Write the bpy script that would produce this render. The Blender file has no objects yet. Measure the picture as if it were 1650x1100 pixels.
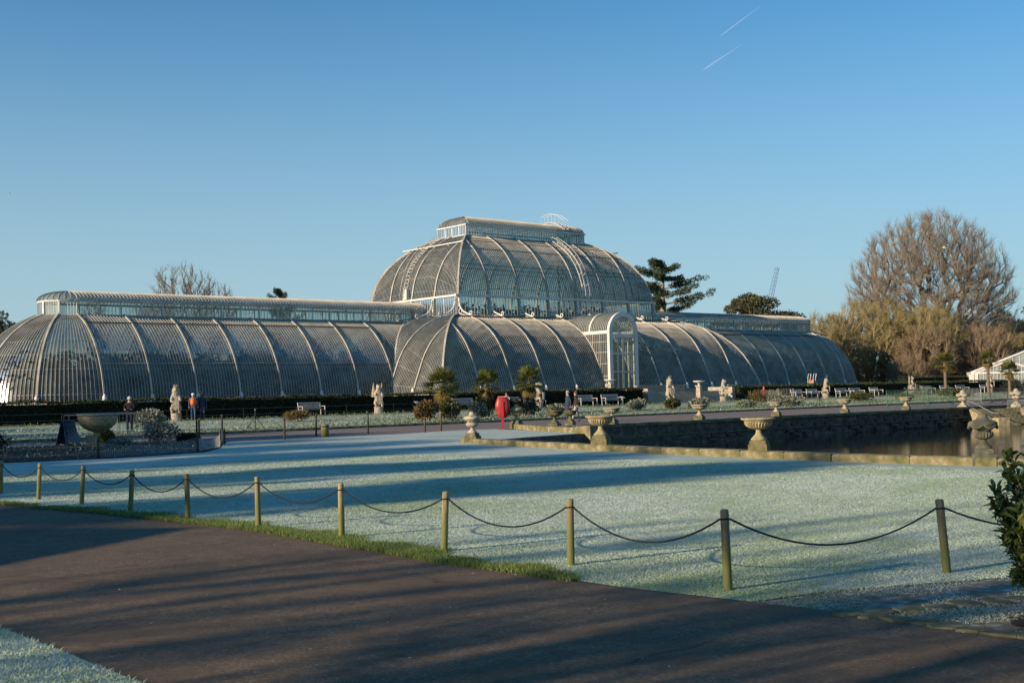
import bpy, bmesh, math, random
import numpy as np
from mathutils import Vector, Matrix
from mathutils.geometry import tessellate_polygon

random.seed(7)
rng = np.random.default_rng(7)
PI = math.pi
sc = bpy.context.scene
COL = sc.collection

# ------------------------------------------------------------------ camera, sky, sun, exposure
CAM = Vector((-83.267, -99.293, 1.65))
YAW, PITCH, ROLL, FPX = 0.875833, 0.0411693, -0.0230949, 1963.12
cam_d = bpy.data.cameras.new('camera')
cam = bpy.data.objects.new('camera', cam_d)
COL.objects.link(cam)
fw = Vector((math.cos(YAW) * math.cos(PITCH), math.sin(YAW) * math.cos(PITCH), math.sin(PITCH)))
rt = Vector((math.sin(YAW), -math.cos(YAW), 0))
up = rt.cross(fw)
r2 = rt * math.cos(ROLL) + up * math.sin(ROLL)
u2 = -rt * math.sin(ROLL) + up * math.cos(ROLL)
cam.matrix_world = Matrix(((r2.x, u2.x, -fw.x, CAM.x), (r2.y, u2.y, -fw.y, CAM.y), (r2.z, u2.z, -fw.z, CAM.z), (0, 0, 0, 1)))
cam_d.sensor_fit = 'HORIZONTAL'
cam_d.sensor_width = 36.0
cam_d.lens = FPX / 1650 * 36
cam_d.clip_start = 0.1
cam_d.clip_end = 20000
sc.camera = cam

SUN_EL = math.radians(16)
SUN_AZ = math.radians(180 - 7)          # direction towards the sun, from +X counter-clockwise
world = bpy.data.worlds.new('World')
sc.world = world
world.use_nodes = True
wn = world.node_tree
bg = wn.nodes['Background']
sky = wn.nodes.new('ShaderNodeTexSky')
sky.sky_type = 'NISHITA'
sky.sun_disc = False
sky.sun_elevation = SUN_EL
sky.sun_rotation = math.pi / 2 - SUN_AZ
sky.altitude = 0
sky.air_density = 1.0
sky.dust_density = 0.0
sky.ozone_density = 8.0
SKY = 0.114
# winter ground haze: the sky pales evenly towards the horizon all round
wtc = wn.nodes.new('ShaderNodeTexCoord')
wsp = wn.nodes.new('ShaderNodeSeparateXYZ')
wn.links.new(wtc.outputs['Generated'], wsp.inputs[0])


def wmath(op, a, b_=None):
    n = wn.nodes.new('ShaderNodeMath')
    n.operation = op
    for i, v in enumerate((a, b_)):
        if v is None: continue
        if isinstance(v, (int, float)): n.inputs[i].default_value = v
        else: wn.links.new(v, n.inputs[i])
    return n.outputs[0]


zz = wmath('DIVIDE', wmath('MAXIMUM', wsp.outputs['Z'], 0.0), 0.225)
hz = wmath('MULTIPLY', wmath('EXPONENT', wmath('MULTIPLY', wmath('MULTIPLY', zz, zz), -1.0)), 0.9)
wmx = wn.nodes.new('ShaderNodeMix')
wmx.data_type = 'RGBA'
wn.links.new(hz, wmx.inputs[0])
wtint = wn.nodes.new('ShaderNodeMix')
wtint.data_type = 'RGBA'
wtint.blend_type = 'MULTIPLY'
wtint.inputs[0].default_value = 1
wtint.inputs[7].default_value = (.50, 1.02, .91, 1)
wn.links.new(sky.outputs[0], wtint.inputs[6])
wn.links.new(wtint.outputs[2], wmx.inputs[6])
wmx.inputs[7].default_value = (0.312 / SKY, 0.415 / SKY, 0.452 / SKY, 1)
wn.links.new(wmx.outputs[2], bg.inputs[0])
bg.inputs[1].default_value = SKY
sun_d = bpy.data.lights.new('sun', 'SUN')
sun_d.energy = 4.6
sun_d.angle = math.radians(0.7)
sun_d.color = (1.0, 0.80, 0.56)
sun = bpy.data.objects.new('sun', sun_d)
COL.objects.link(sun)
sdir = Vector((math.cos(SUN_AZ) * math.cos(SUN_EL), math.sin(SUN_AZ) * math.cos(SUN_EL), math.sin(SUN_EL)))
sun.rotation_euler = sdir.to_track_quat('Z', 'Y').to_euler()
sun.location = (-120, -60, 60)
sc.view_settings.view_transform = 'Standard'
sc.view_settings.look = 'None'
sc.view_settings.gamma = 1
sc.view_settings.exposure = 0.5
sc.view_settings.use_curve_mapping = False
sc.render.engine = 'CYCLES'
sc.cycles.max_bounces = 8
sc.cycles.transparent_max_bounces = 24
sc.cycles.caustics_reflective = False
sc.cycles.caustics_refractive = False


# ------------------------------------------------------------------ materials
def new_mat(name):
    m = bpy.data.materials.new(name)
    m.use_nodes = True
    nt = m.node_tree
    return m, nt, nt.nodes['Principled BSDF']


def coords(nt, scale=1.0, kind='Object'):
    tc = nt.nodes.new('ShaderNodeTexCoord')
    mp = nt.nodes.new('ShaderNodeMapping')
    mp.inputs['Scale'].default_value = (scale,) * 3 if not isinstance(scale, tuple) else scale
    nt.links.new(tc.outputs[kind], mp.inputs[0])
    return mp.outputs[0]


def noise(nt, vec, scale, detail=4, rough=.6):
    n = nt.nodes.new('ShaderNodeTexNoise')
    n.inputs['Scale'].default_value = scale
    n.inputs['Detail'].default_value = detail
    n.inputs['Roughness'].default_value = rough
    nt.links.new(vec, n.inputs['Vector'])
    return n.outputs['Fac']


def ramp(nt, fac, stops):
    r = nt.nodes.new('ShaderNodeValToRGB')
    els = r.color_ramp.elements
    while len(els) < len(stops):
        els.new(.5)
    for e, (p, c) in zip(els, stops):
        e.position = p
        e.color = (*c, 1) if len(c) == 3 else c
    nt.links.new(fac, r.inputs[0])
    return r.outputs[0]


def mixc(nt, fac, a, b, mode='MIX'):
    m = nt.nodes.new('ShaderNodeMix')
    m.data_type = 'RGBA'
    m.blend_type = mode
    for s, v in ((m.inputs[0], fac), (m.inputs[6], a), (m.inputs[7], b)):
        if hasattr(v, 'is_output') or hasattr(v, 'links'):
            nt.links.new(v, s)
        else:
            s.default_value = v if isinstance(v, (int, float)) else (*v, 1)
    return m.outputs[2]


def bump(nt, bsdf, fac, strength, dist):
    b = nt.nodes.new('ShaderNodeBump')
    b.inputs['Strength'].default_value = strength
    b.inputs['Distance'].default_value = dist
    nt.links.new(fac, b.inputs['Height'])
    nt.links.new(b.outputs[0], bsdf.inputs['Normal'])


def mat_var(name, c0, c1, scale=3, rough=.8, detail=5, bmp=0, bscale=40, bdist=.01, c2=None, kind='Object', metal=0, spec=.3, c2at=.66):
    """two or three colours mixed by noise, plus fine relief"""
    m, nt, b = new_mat(name)
    v = coords(nt, 1, kind)
    st = [(.36, c0), (.62, c1)] if c2 is None else [(.3, c0), (.52, c1), (c2at, c2)]
    nt.links.new(ramp(nt, noise(nt, v, scale, detail), st), b.inputs['Base Color'])
    b.inputs['Roughness'].default_value = rough
    b.inputs['Metallic'].default_value = metal
    b.inputs['Specular IOR Level'].default_value = spec
    if bmp:
        bump(nt, b, noise(nt, v, bscale, 6, .7), bmp, bdist)
    return m


def mat_leaf(name, c0, c1, c2=None, rough=.55, trans=.25, spec=.3, patch=None):
    """leaf colour that differs from leaf to leaf, with some light passing through"""
    m, nt, b = new_mat(name)
    g = nt.nodes.new('ShaderNodeNewGeometry')
    st = [(0, c0), (1, c1)] if c2 is None else [(0, c0), (.55, c1), (1, c2)]
    col = ramp(nt, g.outputs['Random Per Island'], st)
    if patch:
        pv = coords(nt, (1, 1.6, 1))
        pf = ramp(nt, noise(nt, pv, .32, 7, .68), [(.42, (0, 0, 0)), (.60, (.85, .85, .85))])
        col = mixc(nt, pf, col, patch)
    nt.links.new(col, b.inputs['Base Color'])
    b.inputs['Roughness'].default_value = rough
    b.inputs['Specular IOR Level'].default_value = spec
    if trans:
        t = nt.nodes.new('ShaderNodeBsdfTranslucent')
        nt.links.new(col, t.inputs[0])
        mx = nt.nodes.new('ShaderNodeMixShader')
        mx.inputs[0].default_value = trans
        nt.links.new(b.outputs[0], mx.inputs[1])
        nt.links.new(t.outputs[0], mx.inputs[2])
        nt.links.new(mx.outputs[0], nt.nodes['Material Output'].inputs[0])
    return m


M = {}
# frosted mown grass: pale rime over green, thinner in patches
m, nt, b = new_mat('frosted_lawn')
v = coords(nt, 1)
big = noise(nt, v, .22, 3, .55)
fine = noise(nt, v, 26, 6, .75)
mid = noise(nt, v, 2.4, 4, .6)
c = ramp(nt, fine, [(.34, (.32, .40, .31)), (.5, (.53, .60, .54)), (.66, (.68, .74, .70))])
c = mixc(nt, ramp(nt, mid, [(.42, (0, 0, 0)), (.72, (.55, .55, .55))]), c, (.26, .34, .18))
c = mixc(nt, ramp(nt, big, [(.5, (0, 0, 0)), (.7, (.5, .5, .5))]), c, (.25, .33, .16))
nt.links.new(c, b.inputs['Base Color'])
b.inputs['Roughness'].default_value = .85
bump(nt, b, fine, .7, .02)
M['lawn'] = m
M['blade_frost'] = mat_leaf('frosted_grass_blade', (.42, .50, .40), (.50, .58, .48), (.58, .65, .56), .9, .12, patch=(.30, .40, .20))
M['blade_green'] = mat_leaf('green_grass_blade', (.08, .13, .025), (.17, .24, .055), (.36, .39, .16), .65, .3)
# worn brown-grey tarmac
m, nt, b = new_mat('tarmac')
v = coords(nt, 1)
f = noise(nt, v, 34, 8, .9)
c = ramp(nt, f, [(.36, (.085, .058, .038)), (.52, (.20, .142, .090)), (.64, (.42, .32, .22))])
c = mixc(nt, ramp(nt, noise(nt, v, 5.5, 6, .75), [(.36, (.75, .75, .75)), (.55, (0, 0, 0))]), c, (.100, .070, .046))
c = mixc(nt, ramp(nt, noise(nt, v, .9, 5, .65), [(.44, (0, 0, 0)), (.62, (.6, .6, .6))]), c, (.112, .080, .054))
c = mixc(nt, ramp(nt, noise(nt, v, 2.0, 6, .7), [(.58, (0, 0, 0)), (.70, (.6, .6, .6))]), c, (.066, .048, .034))
c = mixc(nt, ramp(nt, noise(nt, v, 1.7, 6, .8), [(.62, (0, 0, 0)), (.74, (.4, .4, .4))]), c, (.30, .25, .20))
vo = nt.nodes.new('ShaderNodeTexVoronoi')
vo.feature = 'DISTANCE_TO_EDGE'
vo.inputs['Scale'].default_value = .55
wv = nt.nodes.new('ShaderNodeMix')
wv.data_type = 'VECTOR'
wv.inputs[0].default_value = .12
nz = nt.nodes.new('ShaderNodeTexNoise')
nz.inputs['Scale'].default_value = 3.0
nz.inputs['Detail'].default_value = 6
nt.links.new(v, nz.inputs['Vector'])
nt.links.new(v, wv.inputs[4])
nt.links.new(nz.outputs['Color'], wv.inputs[5])
nt.links.new(wv.outputs[1], vo.inputs['Vector'])
ck = ramp(nt, vo.outputs['Distance'], [(.0, (.7, .7, .7)), (.006, (0, 0, 0))])
ckm = mixc(nt, 1.0, ck, ramp(nt, noise(nt, v, .45, 3, .6), [(.50, (0, 0, 0)), (.60, (1, 1, 1))]), 'MULTIPLY')
c = mixc(nt, ckm, c, (.035, .027, .02))
nt.links.new(c, b.inputs['Base Color'])
b.inputs['Roughness'].default_value = .85
b.inputs['Specular IOR Level'].default_value = .2
bump(nt, b, f, .8, .008)
M['tarmac'] = m
M['far_path'] = mat_var('pinkish_gravel_path', (.17, .135, .115), (.26, .205, .175), 6, .9, bmp=.3, bscale=120)
M['ground'] = mat_var('winter_grass', (.06, .08, .035), (.14, .15, .08), .6, .95, c2=(.22, .22, .16))
M['dirt'] = mat_var('frosty_trodden_earth', (.11, .088, .06), (.22, .195, .145), 9, .9, c2=(.42, .42, .37), bmp=.5, bscale=50, bdist=.02)
M['soil'] = mat_var('dark_bark_mulch', (.018, .012, .010), (.05, .035, .027), 40, .95, bmp=.8, bscale=60, bdist=.03)
M['parterre'] = mat_var('frosted_parterre_grass', (.16, .22, .09), (.34, .39, .28), 1.6, .9, c2=(.52, .55, .47), bmp=.3, bscale=30, bdist=.02)
M['stone'] = mat_var('weathered_limestone', (.24, .20, .14), (.41, .355, .265), 5, .85, c2=(.50, .445, .355), bmp=.35, bscale=28, bdist=.01)
M['stone_yellow'] = mat_var('ochre_limestone', (.22, .175, .09), (.38, .31, .17), 6, .85, c2=(.47, .41, .29), bmp=.35, bscale=30, bdist=.01)
M['stone_moss'] = mat_var('mossy_stone', (.05, .06, .03), (.16, .145, .085), 5, .9, c2=(.27, .24, .14), bmp=.5, bscale=30, bdist=.012)
M['kerb'] = mat_var('lichened_kerb_stone', (.085, .09, .035), (.21, .18, .095), 3.0, .9, c2=(.36, .31, .20), bmp=.5, bscale=34, bdist=.012)
M['statue'] = mat_var('pale_carved_stone', (.24, .20, .15), (.40, .345, .27), 4, .85, c2=(.50, .44, .36), bmp=.4, bscale=24, bdist=.012)
M['wall'] = mat_var('dark_wet_masonry', (.035, .032, .027), (.105, .092, .074), 3.5, .8, c2=(.19, .165, .13), bmp=.5, bscale=14, bdist=.03)
M['brick'] = mat_var('damp_brick', (.04, .03, .025), (.10, .07, .055), 5, .85, c2=(.15, .11, .09), bmp=.4, bscale=20)
M['white'] = mat_var('aged_white_paint', (.60, .575, .52), (.74, .715, .665), 1.5, .5)
M['bars'] = mat_var('weathered_cream_glazing_bar', (.33, .31, .26), (.49, .465, .41), .8, .6)
M['rib'] = mat_var('rusty_white_iron', (.35, .30, .22), (.49, .455, .385), .9, .55, c2=(.58, .56, .50))
M['purlin'] = mat_var('dark_iron_purlin', (.06, .055, .05), (.12, .105, .09), 3, .6)
M['ironb'] = mat_var('black_iron', (.012, .012, .012), (.03, .028, .026), 6, .5)
M['galv'] = mat_var('galvanised_steel', (.20, .21, .21), (.30, .31, .31), 8, .55, metal=.3)
M['green_paint'] = mat_var('green_painted_steel', (.03, .10, .06), (.06, .17, .10), 5, .5)
# timber posts: each weathered differently, green at the foot, grain running up
m, nt, b = new_mat('weathered_timber_post')
v = coords(nt, (1, 1, .12))
oi = nt.nodes.new('ShaderNodeObjectInfo')
g1 = ramp(nt, noise(nt, v, 55, 5, .7), [(.3, (.13, .10, .05)), (.52, (.33, .27, .13)), (.7, (.46, .39, .22))])
c = mixc(nt, ramp(nt, oi.outputs['Random'], [(.2, (0, 0, 0)), (.9, (.7, .7, .7))]), g1, (.14, .115, .075))
sp = nt.nodes.new('ShaderNodeSeparateXYZ')
tc_ = nt.nodes.new('ShaderNodeTexCoord')
nt.links.new(tc_.outputs['Object'], sp.inputs[0])
v2 = coords(nt, 1)
ad = nt.nodes.new('ShaderNodeMath')
ad.operation = 'MULTIPLY_ADD'
nt.links.new(noise(nt, v2, 9, 4, .7), ad.inputs[0])
ad.inputs[1].default_value = -.5
nt.links.new(sp.outputs['Z'], ad.inputs[2])
c = mixc(nt, ramp(nt, ad.outputs[0], [(0.0, (.75, .75, .75)), (.22, (0, 0, 0))]), c, (.13, .15, .025))
c = mixc(nt, ramp(nt, noise(nt, v2, 16, 4, .7), [(.6, (0, 0, 0)), (.7, (.6, .6, .6))]), c, (.07, .055, .035))
nt.links.new(c, b.inputs['Base Color'])
b.inputs['Roughness'].default_value = .85
bump(nt, b, noise(nt, v, 60, 5, .7), .6, .006)
M['post'] = m
M['rope'] = mat_var('black_rope', (.008, .009, .012), (.022, .023, .03), 60, .6, bmp=.4, bscale=200, bdist=.003)
M['bench'] = mat_var('silvered_teak', (.36, .34, .30), (.54, .51, .46), 8, .75)
M['red'] = mat_var('red_plastic', (.28, .020, .014), (.37, .032, .020), 3, .4, spec=.5)
M['red_post'] = mat_var('magenta_red_paint', (.45, .012, .045), (.52, .02, .06), 3, .4)
M['bark'] = mat_var('grey_brown_bark', (.16, .13, .095), (.30, .245, .18), 3, .9, bmp=.4, bscale=12, bdist=.03)
M['twig'] = mat_var('brown_twigs', (.20, .165, .12), (.33, .275, .205), .4, .9)
M['twig_olive'] = mat_var('olive_twigs', (.26, .215, .095), (.42, .345, .175), .3, .9)
M['twig_red'] = mat_var('reddish_twigs', (.24, .175, .11), (.38, .285, .185), .3, .9)
M['bark_olive'] = mat_var('lichened_bark', (.22, .19, .11), (.38, .32, .21), 3, .9)
M['palm_trunk'] = mat_var('fibrous_palm_trunk', (.10, .075, .055), (.22, .17, .13), 9, .95, bmp=.8, bscale=30, bdist=.03)
M['palm_leaf'] = mat_leaf('palm_leaflet', (.05, .075, .02), (.12, .14, .035), (.26, .24, .07), .45, .25)
M['palm_dead'] = mat_leaf('yellowed_palm_leaf', (.14, .11, .035), (.24, .18, .06), None, .7, .2)
M['hedge'] = mat_leaf('yew_hedge_leaf', (.013, .022, .009), (.030, .044, .016), (.075, .088, .032), .6, .1)
M['hedge_core'] = mat_var('hedge_core', (.006, .009, .004), (.014, .018, .008), 6, .95)
M['ever'] = mat_leaf('evergreen_needle', (.015, .026, .010), (.035, .05, .017), (.07, .08, .026), .6, .1)
M['cedar'] = mat_leaf('cedar_needle', (.018, .036, .020), (.045, .07, .030), (.085, .11, .045), .6, .1)
M['pine'] = mat_leaf('pine_needle', (.030, .035, .014), (.075, .075, .030), (.14, .13, .055), .6, .1)
M['shrub_frost'] = mat_leaf('frost_tipped_leaf', (.09, .10, .05), (.22, .23, .15), (.45, .47, .41), .7, .2)
M['shrub_green'] = mat_leaf('shrub_leaf', (.03, .045, .012), (.075, .085, .025), (.17, .15, .05), .55, .2)
M['shrub_red'] = mat_leaf('bronze_shrub_leaf', (.09, .055, .02), (.16, .11, .04), (.21, .17, .07), .6, .2)
M['shrub_dark'] = mat_leaf('dark_shrub_leaf', (.012, .02, .010), (.03, .042, .02), (.075, .085, .05), .55, .15)
M['shrub_blue'] = mat_leaf('frosted_blue_leaf', (.05, .07, .05), (.14, .17, .14), (.34, .38, .36), .7, .2)
M['lavender'] = mat_leaf('frosted_low_plant', (.17, .21, .12), (.26, .30, .20), (.36, .40, .31), .8, .2)
M['bedgreen'] = mat_leaf('low_bedding_plant', (.08, .115, .04), (.13, .17, .065), (.20, .24, .12), .8, .2)
M['gloss_leaf'] = mat_leaf('glossy_evergreen_leaf', (.04, .07, .016), (.085, .125, .028), (.17, .20, .05), .3, .15, spec=.5)
M['gloss_pale'] = mat_leaf('pale_young_leaf', (.20, .22, .06), (.32, .33, .11), None, .35, .25, spec=.5)
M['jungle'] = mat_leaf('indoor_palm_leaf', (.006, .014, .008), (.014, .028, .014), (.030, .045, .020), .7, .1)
M['water_stone'] = M['wall']
M['skin'] = mat_var('skin', (.42, .25, .18), (.50, .31, .23), 12, .55)
M['contrail'] = None


def cloth(name, c):
    return mat_var(name, tuple(x * .75 for x in c), c, 9, .85)


# dirty greenhouse glass: transparent, mirror at grazing angles, with a film of algae and lime that settles on the flatter panes
m, nt, b = new_mat('old_greenhouse_glass')
out = nt.nodes['Material Output']
nt.nodes.remove(b)
v = coords(nt, 1)
tr = nt.nodes.new('ShaderNodeBsdfTransparent')
tr.inputs[0].default_value = (.84, .91, .88, 1)
gl = nt.nodes.new('ShaderNodeBsdfGlossy')
gl.inputs['Roughness'].default_value = .2
gl.inputs['Color'].default_value = (.80, .92, 1, 1)
df = nt.nodes.new('ShaderNodeBsdfDiffuse')
tl = nt.nodes.new('ShaderNodeBsdfTranslucent')
dn = noise(nt, v, .5, 6, .65)
dcol = ramp(nt, dn, [(.3, (.38, .43, .33)), (.58, (.57, .61, .51)), (.8, (.69, .71, .63))])
nt.links.new(dcol, df.inputs[0])
nt.links.new(dcol, tl.inputs[0])
m1 = nt.nodes.new('ShaderNodeMixShader')
m1.inputs[0].default_value = .46
nt.links.new(df.outputs[0], m1.inputs[1])
nt.links.new(tl.outputs[0], m1.inputs[2])
geo = nt.nodes.new('ShaderNodeNewGeometry')
sep = nt.nodes.new('ShaderNodeSeparateXYZ')
nt.links.new(geo.outputs['True Normal'], sep.inputs[0])
ab = nt.nodes.new('ShaderNodeMath')
ab.operation = 'ABSOLUTE'
nt.links.new(sep.outputs['Z'], ab.inputs[0])
flat = ramp(nt, ab.outputs[0], [(.08, (.24, .24, .24)), (.22, (.42, .42, .42)), (.45, (.56, .56, .56)), (.85, (.64, .64, .64))])
var = ramp(nt, noise(nt, v, .8, 6, .7), [(.3, (.55, .55, .55)), (.7, (1.25, 1.25, 1.25))])
m2 = nt.nodes.new('ShaderNodeMixShader')
nt.links.new(mixc(nt, 1.0, flat, var, 'MULTIPLY'), m2.inputs[0])
nt.links.new(tr.outputs[0], m2.inputs[1])
nt.links.new(m1.outputs[0], m2.inputs[2])
fr = nt.nodes.new('ShaderNodeFresnel')
fr.inputs[0].default_value = 1.45
clean = ramp(nt, ab.outputs[0], [(.10, (.85, .85, .85)), (.40, (.45, .45, .45)), (.85, (.2, .2, .2))])
m3 = nt.nodes.new('ShaderNodeMixShader')
nt.links.new(mixc(nt, 1.0, fr.outputs[0], clean, 'MULTIPLY'), m3.inputs[0])
nt.links.new(m2.outputs[0], m3.inputs[1])
nt.links.new(gl.outputs[0], m3.inputs[2])
nt.links.new(m3.outputs[0], out.inputs[0])
bp = nt.nodes.new('ShaderNodeBump')
bp.inputs['Strength'].default_value = .25
bp.inputs['Distance'].default_value = .05
nt.links.new(noise(nt, v, 2.2, 2), bp.inputs['Height'])
nt.links.new(bp.outputs[0], gl.inputs['Normal'])
M['glass'] = m

# older, more clouded glass of the small gabled house
M['glass2'] = mat_var('clouded_grey_glass', (.16, .18, .18), (.30, .32, .31), 1.2, .25, spec=.6)
M['urn_shaded'] = mat_var('shade_toned_urn_stone', (.045, .05, .035), (.11, .11, .08), 6, .9, c2=(.17, .165, .12), bmp=.5, bscale=30, bdist=.012)  # shade on the right-hand kerb urn is put into its stone colour
M['stake'] = mat_var('dark_stake_timber', (.05, .042, .025), (.12, .10, .06), 5, .85)
# pond water
m, nt, b = new_mat('pond_water')
v = coords(nt, (1, 1, 1))
b.inputs['Base Color'].default_value = (.010, .013, .014, 1)
b.inputs['Roughness'].default_value = .04
b.inputs['IOR'].default_value = 1.33
b.inputs['Specular IOR Level'].default_value = .5
bump(nt, b, noise(nt, v, 2.6, 4, .6), .16, .03)
M['water'] = m

# thin ice cloud of an aircraft trail
m, nt, b = new_mat('contrail_ice')
b.inputs['Base Color'].default_value = (.9, .92, .95, 1)
b.inputs['Roughness'].default_value = 1
b.inputs['Alpha'].default_value = .09
M['contrail'] = m


# ------------------------------------------------------------------ mesh helpers
def prep(o, label=None, cat=None, group=None, kind=None):
    if label: o['label'] = label
    if cat: o['category'] = cat
    if group: o['group'] = group
    if kind: o['kind'] = kind
    return o


def link(name, me, mat=None, parent=None):
    o = bpy.data.objects.new(name, me)
    COL.objects.link(o)
    if mat is not None:
        for mm in (mat if isinstance(mat, (list, tuple)) else [mat]):
            me.materials.append(M[mm] if isinstance(mm, str) else mm)
    if parent: o.parent = parent
    return o


def thing(name, loc, label, cat, rz=0, group=None):
    o = bpy.data.objects.new(name, None)
    COL.objects.link(o)
    o.location = loc
    o.rotation_euler = (0, 0, rz)
    o.empty_display_size = .2
    return prep(o, label, cat, group)


def copy_tree(root, loc, rz, label, group=None, scale=None):
    """copy of a thing with copies of its parts and sub-parts; meshes shared"""
    r = root.copy()
    COL.objects.link(r)
    r.location = loc
    r.rotation_euler = (0, 0, rz)
    if scale: r.scale = (scale,) * 3 if not isinstance(scale, tuple) else scale
    r['label'] = label
    if group: r['group'] = group
    for ch in list(root.children):
        c = ch.copy()
        COL.objects.link(c)
        c.parent = r
        for g in list(ch.children):
            d = g.copy()
            COL.objects.link(d)
            d.parent = c
    return r


def np_mesh(name, V, Fc, smooth=False):
    """V (n,3) floats, Fc (m,k) ints with k = 3 or 4"""
    V = np.asarray(V, np.float32)
    Fc = np.asarray(Fc, np.int32)
    me = bpy.data.meshes.new(name)
    me.vertices.add(len(V))
    me.vertices.foreach_set('co', V.ravel())
    k = Fc.shape[1]
    me.loops.add(Fc.size)
    me.loops.foreach_set('vertex_index', Fc.ravel())
    me.polygons.add(len(Fc))
    me.polygons.foreach_set('loop_start', np.arange(0, Fc.size, k, dtype=np.int32))
    me.polygons.foreach_set('loop_total', np.full(len(Fc), k, np.int32))
    if smooth:
        me.polygons.foreach_set('use_smooth', np.ones(len(Fc), bool))
    me.update(calc_edges=True)
    return me


class MB:
    """collects shapes into one mesh"""
    def __init__(self):
        self.v, self.f = [], []

    def add(self, vs, fs):
        n = len(self.v)
        self.v += [tuple(p) for p in vs]
        self.f += [tuple(i + n for i in q) for q in fs]
        return self

    def box(self, c, s, rz=0, tx=0, tz=None):
        """c centre of the base, s size; tx = taper of the top"""
        hx, hy = s[0] / 2, s[1] / 2
        a, b_ = math.cos(rz), math.sin(rz)
        vs = []
        for z, k in ((0, 1), (s[2], 1 - tx)):
            for x, y in ((-hx, -hy), (hx, -hy), (hx, hy), (-hx, hy)):
                x, y = x * k, y * k
                vs.append((c[0] + x * a - y * b_, c[1] + x * b_ + y * a, c[2] + z))
        return self.add(vs, [(3, 2, 1, 0), (4, 5, 6, 7), (0, 1, 5, 4), (1, 2, 6, 5), (2, 3, 7, 6), (3, 0, 4, 7)])

    def bevbox(self, c, s, bv=.015, rz=0):
        """box with a chamfer along its top edges"""
        self.box(c, (s[0], s[1], s[2] - bv), rz)
        a, b_ = math.cos(rz), math.sin(rz)
        vs = []
        for z, k in ((s[2] - bv, 0), (s[2], bv)):
            for sx, sy in ((-1, -1), (1, -1), (1, 1), (-1, 1)):
                x, y = sx * (s[0] / 2 - k), sy * (s[1] / 2 - k)
                vs.append((c[0] + x * a - y * b_, c[1] + x * b_ + y * a, c[2] + z))
        return self.add(vs, [(4, 5, 6, 7), (0, 1, 5, 4), (1, 2, 6, 5), (2, 3, 7, 6), (3, 0, 4, 7)])

    def tube(self, pts, rad, n=6, cap=True):
        pts = [Vector(p) for p in pts]
        rads = rad if isinstance(rad, (list, tuple)) else [rad] * len(pts)
        vs, fs = [], []
        prev = None
        for i, p in enumerate(pts):
            t = (pts[min(i + 1, len(pts) - 1)] - pts[max(i - 1, 0)])
            t = t.normalized() if t.length > 1e-9 else Vector((0, 0, 1))
            if prev is None:
                a = t.orthogonal().normalized()
            else:
                a = prev - t * prev.dot(t)
                a = a.normalized() if a.length > 1e-6 else t.orthogonal().normalized()
            prev = a
            b_ = t.cross(a)
            for k in range(n):
                w = 2 * PI * k / n
                vs.append(p + (a * math.cos(w) + b_ * math.sin(w)) * rads[i])
        for i in range(len(pts) - 1):
            for k in range(n):
                fs.append((i * n + k, i * n + (k + 1) % n, (i + 1) * n + (k + 1) % n, (i + 1) * n + k))
        if cap:
            fs.append(tuple(range(n - 1, -1, -1)))
            fs.append(tuple((len(pts) - 1) * n + k for k in range(n)))
        return self.add(vs, fs)

    def lathe(self, prof, n=24, c=(0, 0, 0), flute=None):
        """prof [(r,z)]; flute = (count, depth, first, last) ripples part of the profile"""
        vs, fs = [], []
        for j, (r, z) in enumerate(prof):
            for k in range(n):
                w = 2 * PI * k / n
                rr = r
                if flute and flute[2] <= j <= flute[3]:
                    rr = r * (1 - flute[1] * (k % 2 if n == 2 * flute[0] else abs(math.sin(w * flute[0] / 2))))
                vs.append((c[0] + rr * math.cos(w), c[1] + rr * math.sin(w), c[2] + z))
        for j in range(len(prof) - 1):
            for k in range(n):
                fs.append((j * n + k, j * n + (k + 1) % n, (j + 1) * n + (k + 1) % n, (j + 1) * n + k))
        fs.append(tuple(range(n - 1, -1, -1)))
        fs.append(tuple((len(prof) - 1) * n + k for k in range(n)))
        return self.add(vs, fs)

    def prism(self, poly, y0, y1):
        """polygon in (x,z) extruded along y"""
        n = len(poly)
        vs = [(x, y0, z) for x, z in poly] + [(x, y1, z) for x, z in poly]
        fs = [tuple(range(n)), tuple(range(2 * n - 1, n - 1, -1))]
        fs += [(i, i + n, (i + 1) % n + n, (i + 1) % n) for i in range(n)]
        return self.add(vs, fs)

    def build(self, name, mat=None, parent=None, smooth=False, loc=None):
        me = bpy.data.meshes.new(name)
        me.from_pydata(self.v, [], self.f)
        if smooth:
            for p in me.polygons: p.use_smooth = True
        me.update()
        o = link(name, me, mat, parent)
        if loc: o.location = loc
        return o


def catmull(pts, n):
    """smooth resampling of a 2-D / 3-D polyline"""
    P = [np.array(p, float) for p in pts]
    d = [0]
    for a, b_ in zip(P, P[1:]): d.append(d[-1] + np.linalg.norm(b_ - a))
    T = np.linspace(0, d[-1], n)
    out = []
    for t in T:
        i = min(max(np.searchsorted(d, t) - 1, 0), len(P) - 2)
        u = (t - d[i]) / (d[i + 1] - d[i])
        p1, p2 = P[i], P[i + 1]
        p0 = P[i - 1] if i else 2 * p1 - p2
        p3 = P[i + 2] if i + 2 < len(P) else 2 * p2 - p1
        out.append(.5 * (2 * p1 + (p2 - p0) * u + (2 * p0 - 5 * p1 + 4 * p2 - p3) * u * u + (3 * p1 - p0 - 3 * p2 + p3) * u ** 3))
    return np.array(out)


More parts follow.
